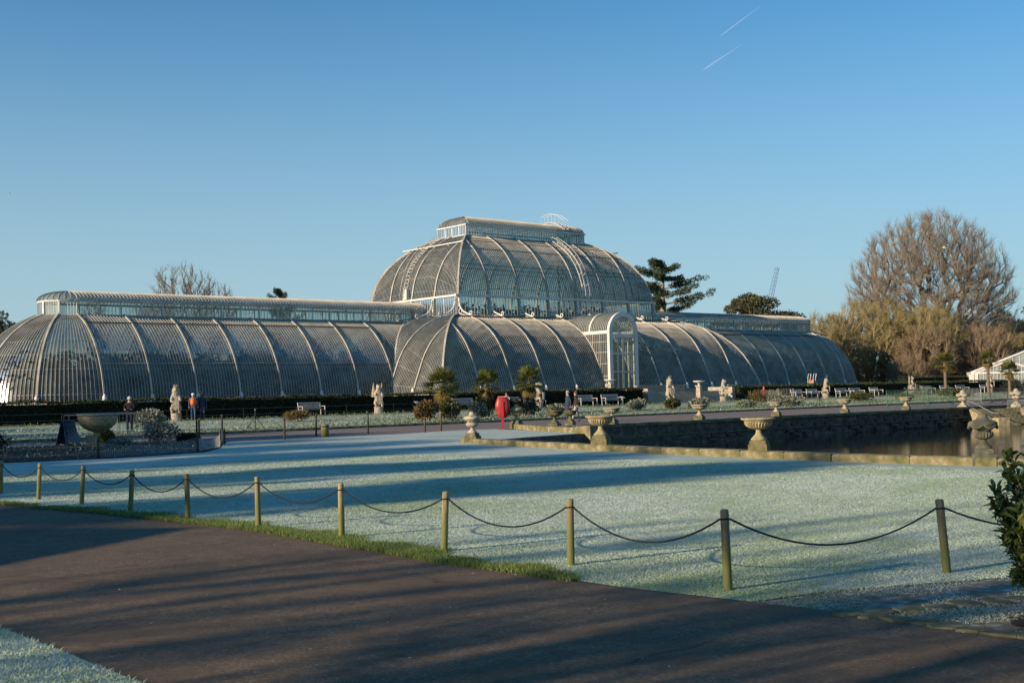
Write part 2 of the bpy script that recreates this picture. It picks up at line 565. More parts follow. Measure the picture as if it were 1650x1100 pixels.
def sheet(name, poly, z, mat, holes=(), zf=None):
    """flat polygon, with holes"""
    loops = [[Vector((x, y, 0)) for x, y in poly]] + [[Vector((x, y, 0)) for x, y in h] for h in holes]
    flat = [p for l in loops for p in l]
    tris = tessellate_polygon(loops)
    me = bpy.data.meshes.new(name)
    fs = []
    for t in tris:
        a, b_, c_ = (flat[i] for i in t)
        fs.append(t if (b_ - a).cross(c_ - a).z > 0 else t[::-1])
    me.from_pydata([(p.x, p.y, z if zf is None else zf(p.x, p.y)) for p in flat], [], fs)
    return link(name, me, mat)


def in_poly(X, Y, poly):
    ins = np.zeros(len(X), bool)
    n = len(poly)
    for i in range(n):
        x0, y0 = poly[i]
        x1, y1 = poly[(i + 1) % n]
        cond = ((y0 > Y) != (y1 > Y))
        with np.errstate(divide='ignore', invalid='ignore'):
            ins ^= cond & (X < (x1 - x0) * (Y - y0) / (y1 - y0 + 1e-12) + x0)
    return ins


def rand_dirs(n):
    d = rng.normal(size=(n, 3))
    return d / np.linalg.norm(d, axis=1)[:, None]


def leaf_quads(C, size, up_bias=0, aspect=.5, outdir=None, tri=False):
    """one small folded leaf per centre, random facing"""
    n = len(C)
    L = rand_dirs(n)
    if outdir is not None: L = L * .75 + outdir
    L[:, 2] += up_bias
    L /= np.linalg.norm(L, axis=1)[:, None]
    S = np.cross(L, rand_dirs(n))
    S /= np.linalg.norm(S, axis=1)[:, None] + 1e-9
    s = (size * rng.uniform(.6, 1.4, n))[:, None]
    if tri:
        V = np.stack([C - S * s * aspect * .5, C + S * s * aspect * .5, C + L * s], 1).reshape(-1, 3)
        return V, np.arange(3 * n).reshape(-1, 3)
    V = np.stack([C, C + L * s * .5 + S * s * aspect * .5, C + L * s, C + L * s * .5 - S * s * aspect * .5], 1).reshape(-1, 3)
    return V, np.arange(4 * n).reshape(-1, 4)


def ell_points(n, c, r, shell=.55):
    d = rand_dirs(n)
    k = rng.uniform(shell ** 3, 1, n) ** (1 / 3)
    return np.array(c) + d * k[:, None] * np.array(r), d


# ------------------------------------------------------------------ the setting: ground, paths, lawn, pond
def gz(y):
    """garden level: flat by the pond, rising a little towards the hedge"""
    return 0.0 if y < -47 else min(.3, .3 * (y + 47) / 19)


NEAR_KERB = [(-58.6, -67.2), (-59.5, -71.5), (-60.2, -75.2), (-60.75, -79.5), (-61.05, -83.5), (-60.95, -87.2), (-60.6, -94), (-60, -112)]
POND = [(-57.2, -66.6), (-54.5, -65.7), (-51.0, -65.0), (-50.2, -62.3), (-47.6, -60.6), (-36, -60.5), (-24, -60.45), (-15.5, -60.4), (-4, -60.4), (34, -60.4), (34, -112)] + NEAR_KERB[::-1]
ground = prep(sheet('ground', [(-2500, -2500), (2500, -2500), (2500, 2500), (-2500, 2500)], -.03, 'ground', [POND]), kind='structure')
TAR = [(-88, -130), (-60, -130), (-60, -97), (-75.7, -95.6), (-75.7, -94.2), (-75.85, -93.15), (-76.02, -92), (-76.1, -89.6), (-75.98, -85.6), (-76.3, -82), (-76.9, -78.4), (-78.2, -72), (-80, -60), (-84.5, -60), (-82, -72), (-80.9, -80), (-80.4, -89), (-80.35, -92.5), (-80.9, -95), (-88, -98)]
prep(sheet('path', TAR, -.004, 'tarmac'), kind='structure')
FARP = [(-80.5, -52.5), (-66, -52), (-62.4, -53.6), (-61.7, -56.9), (-58.7, -57.4), (-54.5, -57.3), (-50.6, -55.9), (-48.4, -56.6), (-46.9, -59.6), (-15.5, -60.0), (34, -60.0), (34, -46.7), (-90, -46.7), (-90, -52.5)]
prep(sheet('walkway', FARP, -.014, 'far_path'), kind='structure')
LAWN = [(-75.85, -93.2), (-75.0, -93.35), (-73.3, -94.1), (-69, -96.2), (-60.9, -97)] + [(x - .2, y) for x, y in NEAR_KERB[5::-1]] + \
    [(-57.2, -66.5), (-54.5, -65.6), (-51.2, -64.95), (-50.4, -62), (-49.2, -58.6), (-48.9, -56.6), (-50.6, -55.9), (-54.5, -57.3), (-58.7, -57.4), (-61.7, -56.9), (-62.3, -57.0), (-64.9, -62.0), (-66.4, -64.1), (-69.6, -64.85), (-72.3, -64.3), (-79.2, -64), (-78.2, -72), (-76.9, -78.4), (-76.3, -82), (-75.98, -85.6), (-76.1, -89.6), (-76.02, -92)]
lawn = prep(sheet('lawn', LAWN, 0, 'lawn'), 'frosted mown lawn between the rope fence and the pond', kind='structure')
VERGE = [(-80.4, -89), (-80.9, -80), (-82, -72), (-95, -72), (-95, -96), (-81.2, -95.2), (-80.35, -92.5)]
verge = prep(sheet('verge', VERGE, 0, 'lawn'), kind='structure')
DIRT = [(-75.7, -94.2), (-75.85, -93.15), (-75.0, -93.3), (-73.3, -94.05), (-69, -96.15), (-60, -97), (-75.7, -95.6)]
prep(sheet('trodden_ground', DIRT, -.008, 'dirt'), kind='structure')
prep(sheet('soil_bed', [(-75.4, -95.05), (-75.15, -94.9), (-74.6, -95.0), (-70, -96.6), (-70, -99), (-75.4, -96.0)], .004, 'soil'), kind='structure')

# flat edging stones round the shrub bed
es = thing('stone_edging', (-75.5, -94.9, 0), 'row of flat mossy stones edging the soil bed at the right', 'edging')
for i in range(15):
    if i < 9: x, y = -75.78 + .12 * math.sin(i * .8) * .3 + .02 * i, -94.0 - .19 * i
    else: x, y = -75.6 + .24 * (i - 9), -94.15 - .09 * (i - 9) - .02 * (i % 2)
    m_ = MB()
    k_ = random.randint(5, 7)
    ang = sorted(random.uniform(0, .5) + 2 * PI * q / k_ for q in range(k_))
    ra = [(random.uniform(.09, .14), a_) for a_ in ang]
    vs = [(r_ * 1.25 * math.cos(a_), r_ * math.sin(a_), 0) for r_, a_ in ra] + [(r_ * 1.15 * math.cos(a_), r_ * .9 * math.sin(a_), .022) for r_, a_ in ra]
    m_.add(vs, [tuple(range(k_, 2 * k_))] + [(q, (q + 1) % k_, k_ + (q + 1) % k_, k_ + q) for q in range(k_)])
    o = m_.build('stone', 'stone_moss', es, loc=(x + 75.5, y + 94.9, -.010))
    o.rotation_euler = (random.uniform(-.04, .04), random.uniform(-.04, .04), random.uniform(0, 6))

# island bed on the left
BED = [(-64.9, -62.0), (-66.4, -64.1), (-69.6, -64.85), (-72.3, -64.3), (-79.2, -64), (-80.4, -60), (-80.4, -53), (-66, -52.4), (-63.0, -53.8), (-62.2, -57)]
def mound(x, y):
    d = min(math.hypot(x - a, y - b) for a, b in BED)
    return .03
prep(sheet('planting_bed', BED, .012, 'soil'), kind='structure')
# parterre: rising frosted grass behind a low kerb
prep(sheet('parterre', [(-95, -46.6), (-8, -46.6), (20, -46.6), (90, -46.6), (90, -28), (-95, -28)], 0, 'parterre', zf=lambda x, y: gz(y) + .02), kind='structure')
prep(sheet('hedge_walk', [(-95, -28), (90, -28), (90, -21.5), (-95, -21.5)], .3, 'far_path'), kind='structure')
pk = thing('parterre_kerb', (-20, -46.7, 0), 'long low dark stone kerb along the front of the parterre', 'kerb')
for i in range(46):
    MB().bevbox((0, 0, -.02), (1.97, .16, .13), .02).build('kerb_stone', 'stone_moss', pk, loc=(-52 + i * 2.0, 0, 0))
terr = MB()
terr.box((0, 1.3, .3), (130, 37.0 + .4, 1.0))
terrace = prep(terr.build('terrace', 'far_path'), kind='structure')
terrace.location = (4, 0, 0)

# pond: water, masonry walls, copings
water = prep(sheet('water', [(-70, -120), (40, -120), (40, -58), (-70, -58)], -.95, 'water'), kind='structure')
prep(sheet('pond_floor', [(-70, -120), (40, -120), (40, -58), (-70, -58)], -2.2, 'soil'), kind='structure')


def wall_run(mb, pts, z0, z1, th=.3):
    """vertical masonry face along a polyline, with thickness to the right of travel"""
    for (x0, y0), (x1, y1) in zip(pts, pts[1:]):
        d = Vector((x1 - x0, y1 - y0, 0))
        L = d.length
        mb.box(((x0 + x1) / 2, (y0 + y1) / 2, z0), (L + .02, th, z1 - z0), math.atan2(d.y, d.x))


pw = thing('pond_wall', (-30, -60.3, 0), 'dark masonry retaining wall along the far side of the pond', 'wall')
w = MB(); wall_run(w, [(-17.6, -.15), (-6, 0), (14.5, .1), (40, .1)], -2.2, -.02); w.build('masonry', 'wall', pw)
w = MB()
for (x0, x1) in ((-17.6, 14.4),):
    w.box(((x0 + x1) / 2, -.2, -.52), (x1 - x0, .16, .05))
w.build('ledge', 'stone_moss', pw)
for r_ in range(3):
    for i in range(34):
        if random.random() < .35: continue
        MB().box((0, 0, 0), (random.uniform(.5, .9), .06, .12)).build('stone', 'wall', pw, loc=(-17 + i * .93 + .4 * (r_ % 2), -.26 if r_ else -.19, -.44 + .0 - .16 * r_ - (.12 if r_ else 0)))
for i in range(30):
    MB().bevbox((0, 0, 0), (1.49, .55, .14), .02).build('coping_stone', 'stone_moss', pw, loc=(-16.9 + i * 1.5, -.06, -.02))
bw = thing('pond_bank_wall', (-54, -65.8, 0), 'short dark bank wall beside the red lifebuoy post', 'wall')
w = MB(); wall_run(w, [(-4.6, -1.3), (-3.2, -.75), (-.5, .1), (3.0, .8), (3.7, 3.4), (6.4, 5.1)], -2.2, -.01, .25); w.build('masonry', 'wall', bw)
w = MB(); wall_run(w, [(3.05, .9), (3.85, 3.6), (6.0, 8.6)], -.02, .2, .5); w.build('coping_stone', 'kerb', bw)
w = MB(); w.bevbox((3.0, .75, -.5), (.75, .7, .78), .03, .2); w.build('end_pier', 'kerb', bw)

kb = thing('pond_kerb', (-60, -78, 0), 'mossy yellow stone kerb along the near edge of the pond', 'kerb')
w = MB(); wall_run(w, [(x + 60, y + 78) for x, y in NEAR_KERB], -2.2, -.01, .3); w.build('masonry', 'wall', kb)
for (x0, y0), (x1, y1) in zip(NEAR_KERB[:-1], NEAR_KERB[1:-0 or None]):
    d = Vector((x1 - x0, y1 - y0, 0))
    n = max(1, round(d.length / 1.5))
    for k in range(n):
        t = (k + .5) / n
        MB().bevbox((0, 0, 0), (d.length / n - .012, .42, .17 + random.uniform(-.006, .006)), .03, math.atan2(d.y, d.x) + random.uniform(-.006, .006)).build(
            'coping_stone', 'kerb', kb, loc=(x0 + d.x * t + 60, y0 + d.y * t + 78, -.005))

# water stairs at the right end of the far wall
stx = thing('pond_stairs', (-13.8, -61.0, 0), 'stone stairs with sloping flank wall going down to the water', 'stairs', -.5)
for i in range(6):
    MB().box((0, 0, 0), (2.6, .34, .17)).build('step', 'stone_moss', stx, loc=(0, -.3 - .34 * i, -.2 - .165 * i))
def flank(x, mat):
    m_ = MB()
    poly = [(.1, .05), (-.3, .06), (-2.6, -.62), (-3.4, -.62), (-3.4, -1.3), (.1, -1.3)]
    n = len(poly)
    vs = [(x - .22, y, z) for y, z in poly] + [(x + .22, y, z) for y, z in poly]
    m_.add(vs, [tuple(range(n)), tuple(range(2 * n - 1, n - 1, -1))] + [(i, i + n, (i + 1) % n + n, (i + 1) % n) for i in range(n)])
    return m_.build('flank_wall', mat, stx)
flank(-1.55, 'stone_yellow'); flank(1.9, 'stone_yellow')
MB().bevbox((-1.55, -3.5, -1.2), (.7, .6, .72), .04).build('end_pier', 'stone_yellow', stx)
MB().bevbox((1.75, -.1, -1.4), (.9, .9, 1.42), .03).build('end_pier', 'stone_moss', stx)
MB().tube([(-1.55, 0, .45), (-1.55, -.8, .35), (-1.55, -2.6, -.2), (-1.55, -3.3, -.25)], .035, 6).build('handrail', 'galv', stx)


# ------------------------------------------------------------------ the glasshouse
B = 3.81
Z0 = 1.55
house = thing('glasshouse', (0, 0, 1.3), 'long Victorian curved iron and glass palm house with central dome', 'glasshouse')
HZ = -1.3   # parts are modelled in world heights, the root stands on the terrace


def hb(mb, name, mat, parent=None, smooth=False):
    o = mb.build(name, mat, parent or house, smooth)
    if parent is None: o.location = (0, 0, HZ)
    return o


def strip_bar(mb, P, N, w, h):
    """box-section bar laid on a surface: P points, N outward normals"""
    P = np.asarray(P); N = np.asarray(N)
    T = np.gradient(P, axis=0)
    S = np.cross(T, N)
    S /= np.linalg.norm(S, axis=1)[:, None] + 1e-9
    n = len(P)
    a = P - S * w / 2 - N * .02
    b_ = P - S * w / 2 + N * h
    c_ = P + S * w / 2 + N * h
    d = P + S * w / 2 - N * .02
    vs = np.stack([a, b_, c_, d], 1).reshape(-1, 3)
    fs = []
    for i in range(n - 1):
        for k in range(3):
            fs.append((4 * i + k, 4 * i + k + 1, 4 * i + 5 + k, 4 * i + 4 + k))
    fs += [(0, 3, 2, 1), (4 * n - 4, 4 * n - 3, 4 * n - 2, 4 * n - 1)]
    mb.add(vs.tolist(), fs)


def path_normals(P, out):
    """normals perpendicular to the path, on the side of 'out'"""
    T = np.gradient(P, axis=0)
    T /= np.linalg.norm(T, axis=1)[:, None] + 1e-9
    N = out - T * (T * out).sum(1)[:, None]
    return N / (np.linalg.norm(N, axis=1)[:, None] + 1e-9)


def glazed_bay(cols, outs, bars=True, bw=.03, bh=.08, name='glass_panel', rows=()):
    """glass skin through columns of points + glazing bars on the inner columns"""
    n = len(cols[0])
    mb = MB()
    vs = [tuple(p) for c_ in cols for p in c_]
    fs = []
    for j in range(len(cols) - 1):
        for i in range(n - 1):
            q = (j * n + i, (j + 1) * n + i, (j + 1) * n + i + 1, j * n + i + 1)
            fs.append(q)
    mb.add(vs, fs)
    g = hb(mb, name, 'glass', None, True)
    if bars:
        mbb = MB()
        for c_, o_ in list(zip(cols, outs))[1:-1]:
            if np.linalg.norm(c_[-1] - c_[0]) < .3: continue
            strip_bar(mbb, c_, path_normals(c_, o_), bw, bh)
        for r_ in rows:
            k = int(r_ * (n - 1))
            rowp = np.array([c_[k] for c_ in cols])
            if np.linalg.norm(rowp[-1] - rowp[0]) > .5:
                strip_bar(mbb, rowp, np.array([o_ for o_ in outs]) * 1.0, .035, .02)
        if mbb.v:
            mbb.build('glazing_bars', 'bars', g)
    return g


def rib(col, out, w=.13, h=.16, mat='rib', name='rib', shoe=True):
    mb = MB()
    strip_bar(mb, col, path_normals(col, out), w, h)
    o = hb(mb, name, mat)
    if shoe:
        p = col[0]
        s = MB()
        s.lathe([(.20, -.05), (.22, .1), (.15, .25), (.17, .4), (.10, .52), (.05, .6)], 8, tuple(p + out * .12))
        s.build('shoe', 'white', o, True)
    return o


up3 = np.array([0, 0, 1.0])
WP = catmull([(7.72, Z0), (7.62, 2.3), (7.42, 3.2), (6.98, 4.4), (6.3, 5.55), (5.35, 6.65), (3.9, 7.8), (2.3, 8.58)], 15)       # wing: (half width, height)
LOWP = catmull([(8.0, Z0), (7.8, 2.4), (7.5, 3.1), (6.8, 4.83), (6.15, 5.89), (5.3, 6.87), (3.9, 7.9), (2.13, 8.65), (0, 9.05)], 17)  # centre aisle: (inset, height)
DOMP = catmull([(5.1, 11.0), (4.72, 12.79), (3.98, 14.38), (3.22, 15.36), (2.5, 16.05), (1.5, 16.78), (.35, 17.4), (0, 17.55)], 15)
XU, YU = 13.335, 7.45
XL, YL = 8.128, 2.35
NB = 15                                                                      # panes across a bay


def wing_z(y):
    y = abs(y)
    if y >= WP[0, 0]: return Z0
    return float(np.interp(-y, -WP[:, 0], WP[:, 1]))


def prof_cut(P, t0, t1, n):
    """part of a profile between parameters"""
    s = np.linspace(0, 1, len(P))
    q = np.linspace(t0, t1, n)
    return np.stack([np.interp(q, s, P[:, k]) for k in range(P.shape[1])], 1)


def find_t(P, key, val):
    """parameter at which column key falls / rises to val"""
    s = np.linspace(0, 1, len(P))
    a = P[:, key]
    if a[0] > a[-1]: return float(np.interp(-val, -a, s))
    return float(np.interp(val, a, s))


# wings (sx = -1 left, +1 right), both long sides and the round end
RIBX = [-(5.5 * B + i * B) for i in range(8)]
for sx in (-1, 1):
    for sy in (-1, 1):
        out = np.array([0, sy * 1.0, .35])
        for i in range(7):
            xa, xb = sx * (5.5 * B + i * B), sx * (5.5 * B + (i + 1) * B)
            nb = NB if sy < 0 else 3
            cols = [np.stack([np.full(len(WP), x), sy * WP[:, 0], WP[:, 1]], 1) for x in np.linspace(xa, xb, nb + 1)]
            glazed_bay(cols, [out] * len(cols), rows=(.30, .46) if sy < 0 else ())
        for i in range(8):
            x = sx * (5.5 * B + i * B)
            rib(np.stack([np.full(len(WP), x), sy * WP[:, 0], WP[:, 1]], 1), out, shoe=sy < 0)
        # filler bay running into the sloping end of the centre block
        cols = []
        for k in range(31):
            x = 5.5 * B - k * .254
            ins = x - XU                                     # available inset there
            if ins < .2: break
            zl = float(np.interp(-ins, -LOWP[:, 0], LOWP[:, 1])) if k else Z0
            t0 = find_t(WP, 1, min(max(zl, Z0), 8.55))
            q = prof_cut(WP, t0, 1, 12)
            cols.append(np.stack([np.full(12, sx * x), sy * q[:, 0], q[:, 1]], 1))
        glazed_bay(cols, [out] * len(cols))
    # round end
    cx = sx * (5.5 * B + 7 * B)
    for i in range(5):
        a0, a1 = math.radians(-90 + 36 * i), math.radians(-90 + 36 * (i + 1))
        if sx < 0: a0, a1 = PI - a0, PI - a1
        vis = sx < 0 or i == 0
        angs = np.linspace(a0, a1, (NB if vis else 4) + 1)
        cols = [np.stack([cx + WP[:, 0] * math.cos(a), WP[:, 0] * math.sin(a), WP[:, 1]], 1) for a in angs]
        outs = [np.array([math.cos(a), math.sin(a), .35]) for a in angs]
        glazed_bay(cols, outs, rows=(.12, .30, .46, .62) if vis else ())
        if i: rib(cols[0], outs[0], .16, .18)
    # lantern along the wing: posts, glass, roof
    LH, LZ0, LZ1, LZR = 2.2, 8.58, 9.75, 10.62
    xa, xb = sx * XU, cx
    for sy in (-1, 1):
        mb = MB()
        mb.add([(xa, sy * LH, LZ0), (xb, sy * LH, LZ0), (xb, sy * LH, LZ1), (xa, sy * LH, LZ1)], [(0, 1, 2, 3)])
        hb(mb, 'lantern_glass', 'glass')
        mb = MB()
        n = 19
        for k in range(n + 1):
            x = xa + (xb - xa) * k / n
            mb.box((x, sy * LH, LZ0), (.13 if k % 2 == 0 else .07, .10, LZ1 - LZ0))
        for k in range(n * 6):
            x = xa + (xb - xa) * (k + .5) / (n * 6)
            if k % 6 != 5: mb.box((x, sy * LH, LZ0), (.025, .03, LZ1 - LZ0))
        hb(mb, 'lantern_post', 'white')
        mb = MB()
        for z, h, dy in ((LZ0 - .06, .14, .14), (LZ1 - .06, .14, .12)):
            mb.box(((xa + xb) / 2, sy * (LH + .05), z), (abs(xb - xa), dy * 2, h))
        hb(mb, 'gutter', 'rib' if sx < 0 else 'white')
    arc = np.array([(math.sin(t) * (LH + .1), LZ1 + .08 + (LZR - LZ1 - .08) * math.cos(t)) for t in np.linspace(PI / 2, 0, 8)])
    mb, mg = MB(), MB()
    n = int(abs(xb - xa) / .3)
    for sy in (-1, 1):
        cols = [np.stack([np.full(8, xa + (xb - xa) * k / n), sy * arc[:, 0], arc[:, 1]], 1) for k in range(n + 1)]
        for k in range(n):
            mg.add([tuple(p) for p in cols[k]] + [tuple(p) for p in cols[k + 1]], [(i, 8 + i, 9 + i, i + 1) for i in range(7)])
        for k in range(n + 1):
            strip_bar(mb, cols[k], path_normals(cols[k], np.array([0, sy * .7, .7])), .05, .07)
    g = hb(mg, 'lantern_roof', 'glass', None, True)
    mb.tube([(xa, 0, LZR + .02), (xb, 0, LZR + .02)], .06, 6)
    mb.build('glazing_bars', 'bars', g)
    mb, mg = MB(), MB()
    for i in range(31):
        a = math.radians(-90 + 6 * i)
        if sx < 0: a = PI - a
        col = np.stack([cx + arc[:, 0] * math.cos(a), arc[:, 0] * math.sin(a), arc[:, 1]], 1)
        if i: mg.add([tuple(p) for p in prev] + [tuple(p) for p in col], [(k, 8 + k, 9 + k, k + 1) for k in range(7)])
        if i % 2 == 0: strip_bar(mb, col, path_normals(col, np.array([math.cos(a), math.sin(a), .6])), .045, .06)
        prev = col
    g = hb(mg, 'lantern_end_roof', 'glass', None, True)
    mb.build('glazing_bars', 'bars', g)
    mb, mg = MB(), MB()
    for i in range(6):
        a = math.radians(-90 + 36 * i)
        if sx < 0: a = PI - a
        p = Vector((cx + LH * math.cos(a), LH * math.sin(a), LZ0))
        if 0 < i < 5: mb.box(p, (.16, .16, LZ1 - LZ0), a)
        if i:
            mg.add([pp, p, p + Vector((0, 0, LZ1 - LZ0)), pp + Vector((0, 0, LZ1 - LZ0))], [(0, 1, 2, 3)])
            for z, r_ in ((LZ0 - .06, .09), (LZ1, .1)):
                mb.tube([pp + Vector((0, 0, z - LZ0)), p + Vector((0, 0, z - LZ0))], r_, 6)
            for k in range(1, 6):
                mb.box(pp.lerp(p, k / 6), (.03, .03, LZ1 - LZ0), a)
        pp = p
    hb(mg, 'lantern_end_glass', 'glass')
    hb(mb, 'lantern_end_frame', 'white')
    # purlins along the wing
    for (r_, z, rad, mt, nm) in ((3.9, 7.86, .05, 'purlin', 'purlin'), (6.95, 4.5, .035, 'bars', 'rail')):
        mb = MB(); mb.tube([(sx * 5.5 * B, -r_ - .04, z + .05), (cx, -r_ - .04, z + .05)], rad, 5); hb(mb, nm, mt)


def hipped(P, xb, yb, n_x, n_y, low_z=None, both=True, ribw=.13, shoe=False, rows=(), name='glass_panel', grid0=B):
    """four curved slopes over a rectangle; P = (inset, height) profile above the rectangle xb x yb at its top"""
    n = 13
    base = P[0, 0]
    def front(sgn, X):
        t1 = 1 if abs(X) <= xb else find_t(P, 0, abs(X) - xb)
        q = prof_cut(P, 0, t1, n)
        return np.stack([np.full(n, X), sgn * (yb + q[:, 0]), q[:, 1]], 1)
    def side(sgn, Y):
        t1 = 1 if abs(Y) <= yb else find_t(P, 0, abs(Y) - yb)
        t0 = 0
        if low_z is not None:
            zz = low_z(Y)
            if zz > P[0, 1] + .01: t0 = min(find_t(P, 1, zz), t1)
        q = prof_cut(P, t0, t1, n)
        return np.stack([sgn * (xb + q[:, 0]), np.full(n, Y), q[:, 1]], 1)
    X0 = n_x * grid0 / 2
    for sgn in (-1, 1):
        out = np.array([0, sgn * 1., .4])
        for i in range(n_x):
            x0, x1 = -X0 + i * grid0, -X0 + (i + 1) * grid0
            if sgn < 0 and low_z is not None and i == n_x // 2: pass
            nb = NB if sgn < 0 else 3
            Xs = np.linspace(max(x0, -xb - base), min(x1, xb + base), nb + 1)
            glazed_bay([front(sgn, X) for X in Xs], [out] * (nb + 1), rows=rows if sgn < 0 else (), name=name)
        for i in range(1, n_x):
            rib(front(sgn, -X0 + i * grid0), out, ribw, .16, shoe=shoe and sgn < 0)
    Y0 = n_y * grid0 / 2
    for sgn in (-1, 1):
        out = np.array([sgn * 1., 0, .4])
        for i in range(n_y):
            y0, y1 = -Y0 + i * grid0, -Y0 + (i + 1) * grid0
            if low_z is not None and max(abs(y0), abs(y1)) < 2: continue
            nb = NB if sgn < 0 else 4
            Ys = np.linspace(max(y0, -yb - base), min(y1, yb + base), nb + 1)
            if low_z is not None: Ys = [y for y in Ys if abs(y) > 2.25]
            if len(Ys) > 1:
                glazed_bay([side(sgn, Y) for Y in Ys], [out] * len(Ys), rows=rows if sgn < 0 else (), name=name)
        for i in range(1, n_y):
            Y = -Y0 + i * grid0
            if low_z is not None and abs(Y) < 2.3: continue
            rib(side(sgn, Y), out, ribw, .16, shoe=shoe and sgn < 0 and abs(Y) > 8)
    for a in (-1, 1):
        for b_ in (-1, 1):
            col = np.stack([a * (xb + P[:, 0]), b_ * (yb + P[:, 0]), P[:, 1]], 1)
            rib(col, np.array([a * .7, b_ * .7, .4]), .16, .17, name='hip_rib', shoe=False)


hipped(LOWP, XU, YU, 11, 8, low_z=wing_z, shoe=True, rows=(.12, .28, .45))
hipped(DOMP, XL, YL, 7, 4, rows=(.12, .27, .42, .57, .72), ribw=.14)
# seam ribs where the wings meet the centre block
for sx in (-1, 1):
    for sy in (-1, 1):
        pts = []
        for y in np.linspace(7.6, 2.4, 14):
            z = max(wing_z(y), Z0)
            ins = float(np.interp(z, LOWP[:, 1], LOWP[:, 0]))
            pts.append((sx * (XU + ins), sy * y, z))
        rib(np.array(pts), np.array([sx * .5, sy * .5, .6]), .15, .15, name='seam_rib', shoe=False)

# clerestory drum under the dome
mb = MB()
for s_ in (-1, 1):
    mb.add([(-XU, s_ * YU, 9.05), (XU, s_ * YU, 9.05), (XU, s_ * YU, 10.85), (-XU, s_ * YU, 10.85)], [(0, 1, 2, 3)])
    mb.add([(s_ * XU, -YU, 9.05), (s_ * XU, YU, 9.05), (s_ * XU, YU, 10.85), (s_ * XU, -YU, 10.85)], [(0, 1, 2, 3)])
hb(mb, 'clerestory_glass', 'glass')
mb = MB()
for s_ in (-1, 1):
    for k in range(70):
        x = -XU + 2 * XU * (k + .5) / 70
        mb.box((x, s_ * YU, 9.05), (.03 if k % 5 else .08, .06, 1.8))
    for k in range(39):
        y = -YU + 2 * YU * (k + .5) / 39
        mb.box((s_ * XU, y, 9.05), (.06, .03 if k % 5 else .08, 1.8))
hb(mb, 'clerestory_mullions', 'white')
for s_ in (-1, 1):
    for i in range(8):
        mb = MB(); mb.box((-XU + i * B, s_ * (YU + .02), 9.0), (.24, .24, 1.9)); hb(mb, 'pilaster', 'rib')
    for i in range(1, 4):
        mb = MB(); mb.box((s_ * (XU + .02), -YU + i * 2 * YU / 4, 9.0), (.24, .24, 1.9)); hb(mb, 'pilaster', 'white')
for s_ in (-1, 1):
    for z, d, h in ((10.82, .32, .2), (9.0, .22, .12)):
        mb = MB(); mb.box((0, s_ * (YU + .06), z), (2 * XU + .3 + d, d, h)); hb(mb, 'cornice', 'white')
        mb = MB(); mb.box((s_ * (XU + .06), 0, z + .003), (d, 2 * YU - .16, h - .006)); hb(mb, 'cornice', 'white')


def scroll(p, dv):
    """white cast-iron bracket: a sweeping curve down to the roof ending in a curl"""
    p, dv = Vector(p), Vector(dv)
    mb = MB()
    q = [p + dv * a + Vector((0, 0, z)) for a, z in ((.12, 1.6), (.18, 1.2), (.32, .75), (.62, .36), (1.05, .12), (1.55, -.06), (1.95, -.2))]
    q = [Vector(c_) for c_ in catmull([tuple(v_) for v_ in q], 12)]
    mb.tube(q, .075, 6)
    def ring(c_, r_, t):
        mb.tube([c_ + dv * r_ * math.cos(w_) + Vector((0, 0, r_ * math.sin(w_))) for w_ in np.linspace(0, 2 * PI, 11)], t, 5, False)
    ring(p + dv * 1.98 + Vector((0, 0, .02)), .17, .055)
    ring(p + dv * .36 + Vector((0, 0, .28)), .24, .045)
    ring(p + dv * .16 + Vector((0, 0, .9)), .12, .04)
    ring(p + dv * .13 + Vector((0, 0, 1.35)), .12, .04)
    hb(mb, 'scroll_bracket', 'white')


for i in range(8):
    scroll((-XU + i * B, -YU - .1, 9.1), (0, -1, 0))
for i in range(5):
    y = -YU + i * 2 * YU / 4
    for sx in (-1, 1):
        if abs(y) > 3: scroll((sx * (XU + .1), y, 9.1), (sx, 0, 0))
# gutter line at the head of the aisle roof
for z, ins, rad in ((8.72, 2.05, .07),):
    mb = MB(); mb.tube([(-XU - ins, -YU - ins, z + .08), (XU + ins, -YU - ins, z + .08)], rad, 5); hb(mb, 'gutter', 'purlin')

# top lantern of the dome
TZ0, TZ1, TZR = 17.55, 18.62, 19.72
mb = MB()
for s_ in (-1, 1):
    mb.add([(-XL, s_ * YL, TZ0), (XL, s_ * YL, TZ0), (XL, s_ * YL, TZ1), (-XL, s_ * YL, TZ1)], [(0, 1, 2, 3)])
    mb.add([(s_ * XL, -YL, TZ0), (s_ * XL, YL, TZ0), (s_ * XL, YL, TZ1), (s_ * XL, -YL, TZ1)], [(0, 1, 2, 3)])
hb(mb, 'lantern_glass', 'glass')
mb = MB()
for s_ in (-1, 1):
    for k in range(49):
        mb.box((-XL + 2 * XL * k / 48, s_ * YL, TZ0), (.05 if k % 6 else .13, .07, TZ1 - TZ0))
    for k in range(1, 16):
        mb.box((s_ * XL, -YL + 2 * YL * k / 16, TZ0), (.07, .04 if k % 4 else .14, TZ1 - TZ0))
    for z in (TZ0 - .06, TZ1 - .04):
        mb.box((0, s_ * (YL + .03), z), (2 * XL + .34, .2, .14))
        mb.box((s_ * (XL + .03), 0, z + .003), (.2, 2 * YL - .1, .134))
hb(mb, 'lantern_frame', 'white')
RP = np.array([((YL + .1) * math.sin(t), TZ1 + .09 + (TZR - TZ1 - .09) * math.cos(t)) for t in np.linspace(PI / 2, 0, 9)])
mg, mb = MB(), MB()
RX = XL - .1 - 1.35
def rx(yy):
    return RX + (XL + .1 - RX) * math.sqrt(max(0, 1 - (1 - abs(yy) / (YL + .1)) ** 2)) if 0 else RX + (XL + .1 - RX) * abs(yy) / (YL + .1)
n = 56
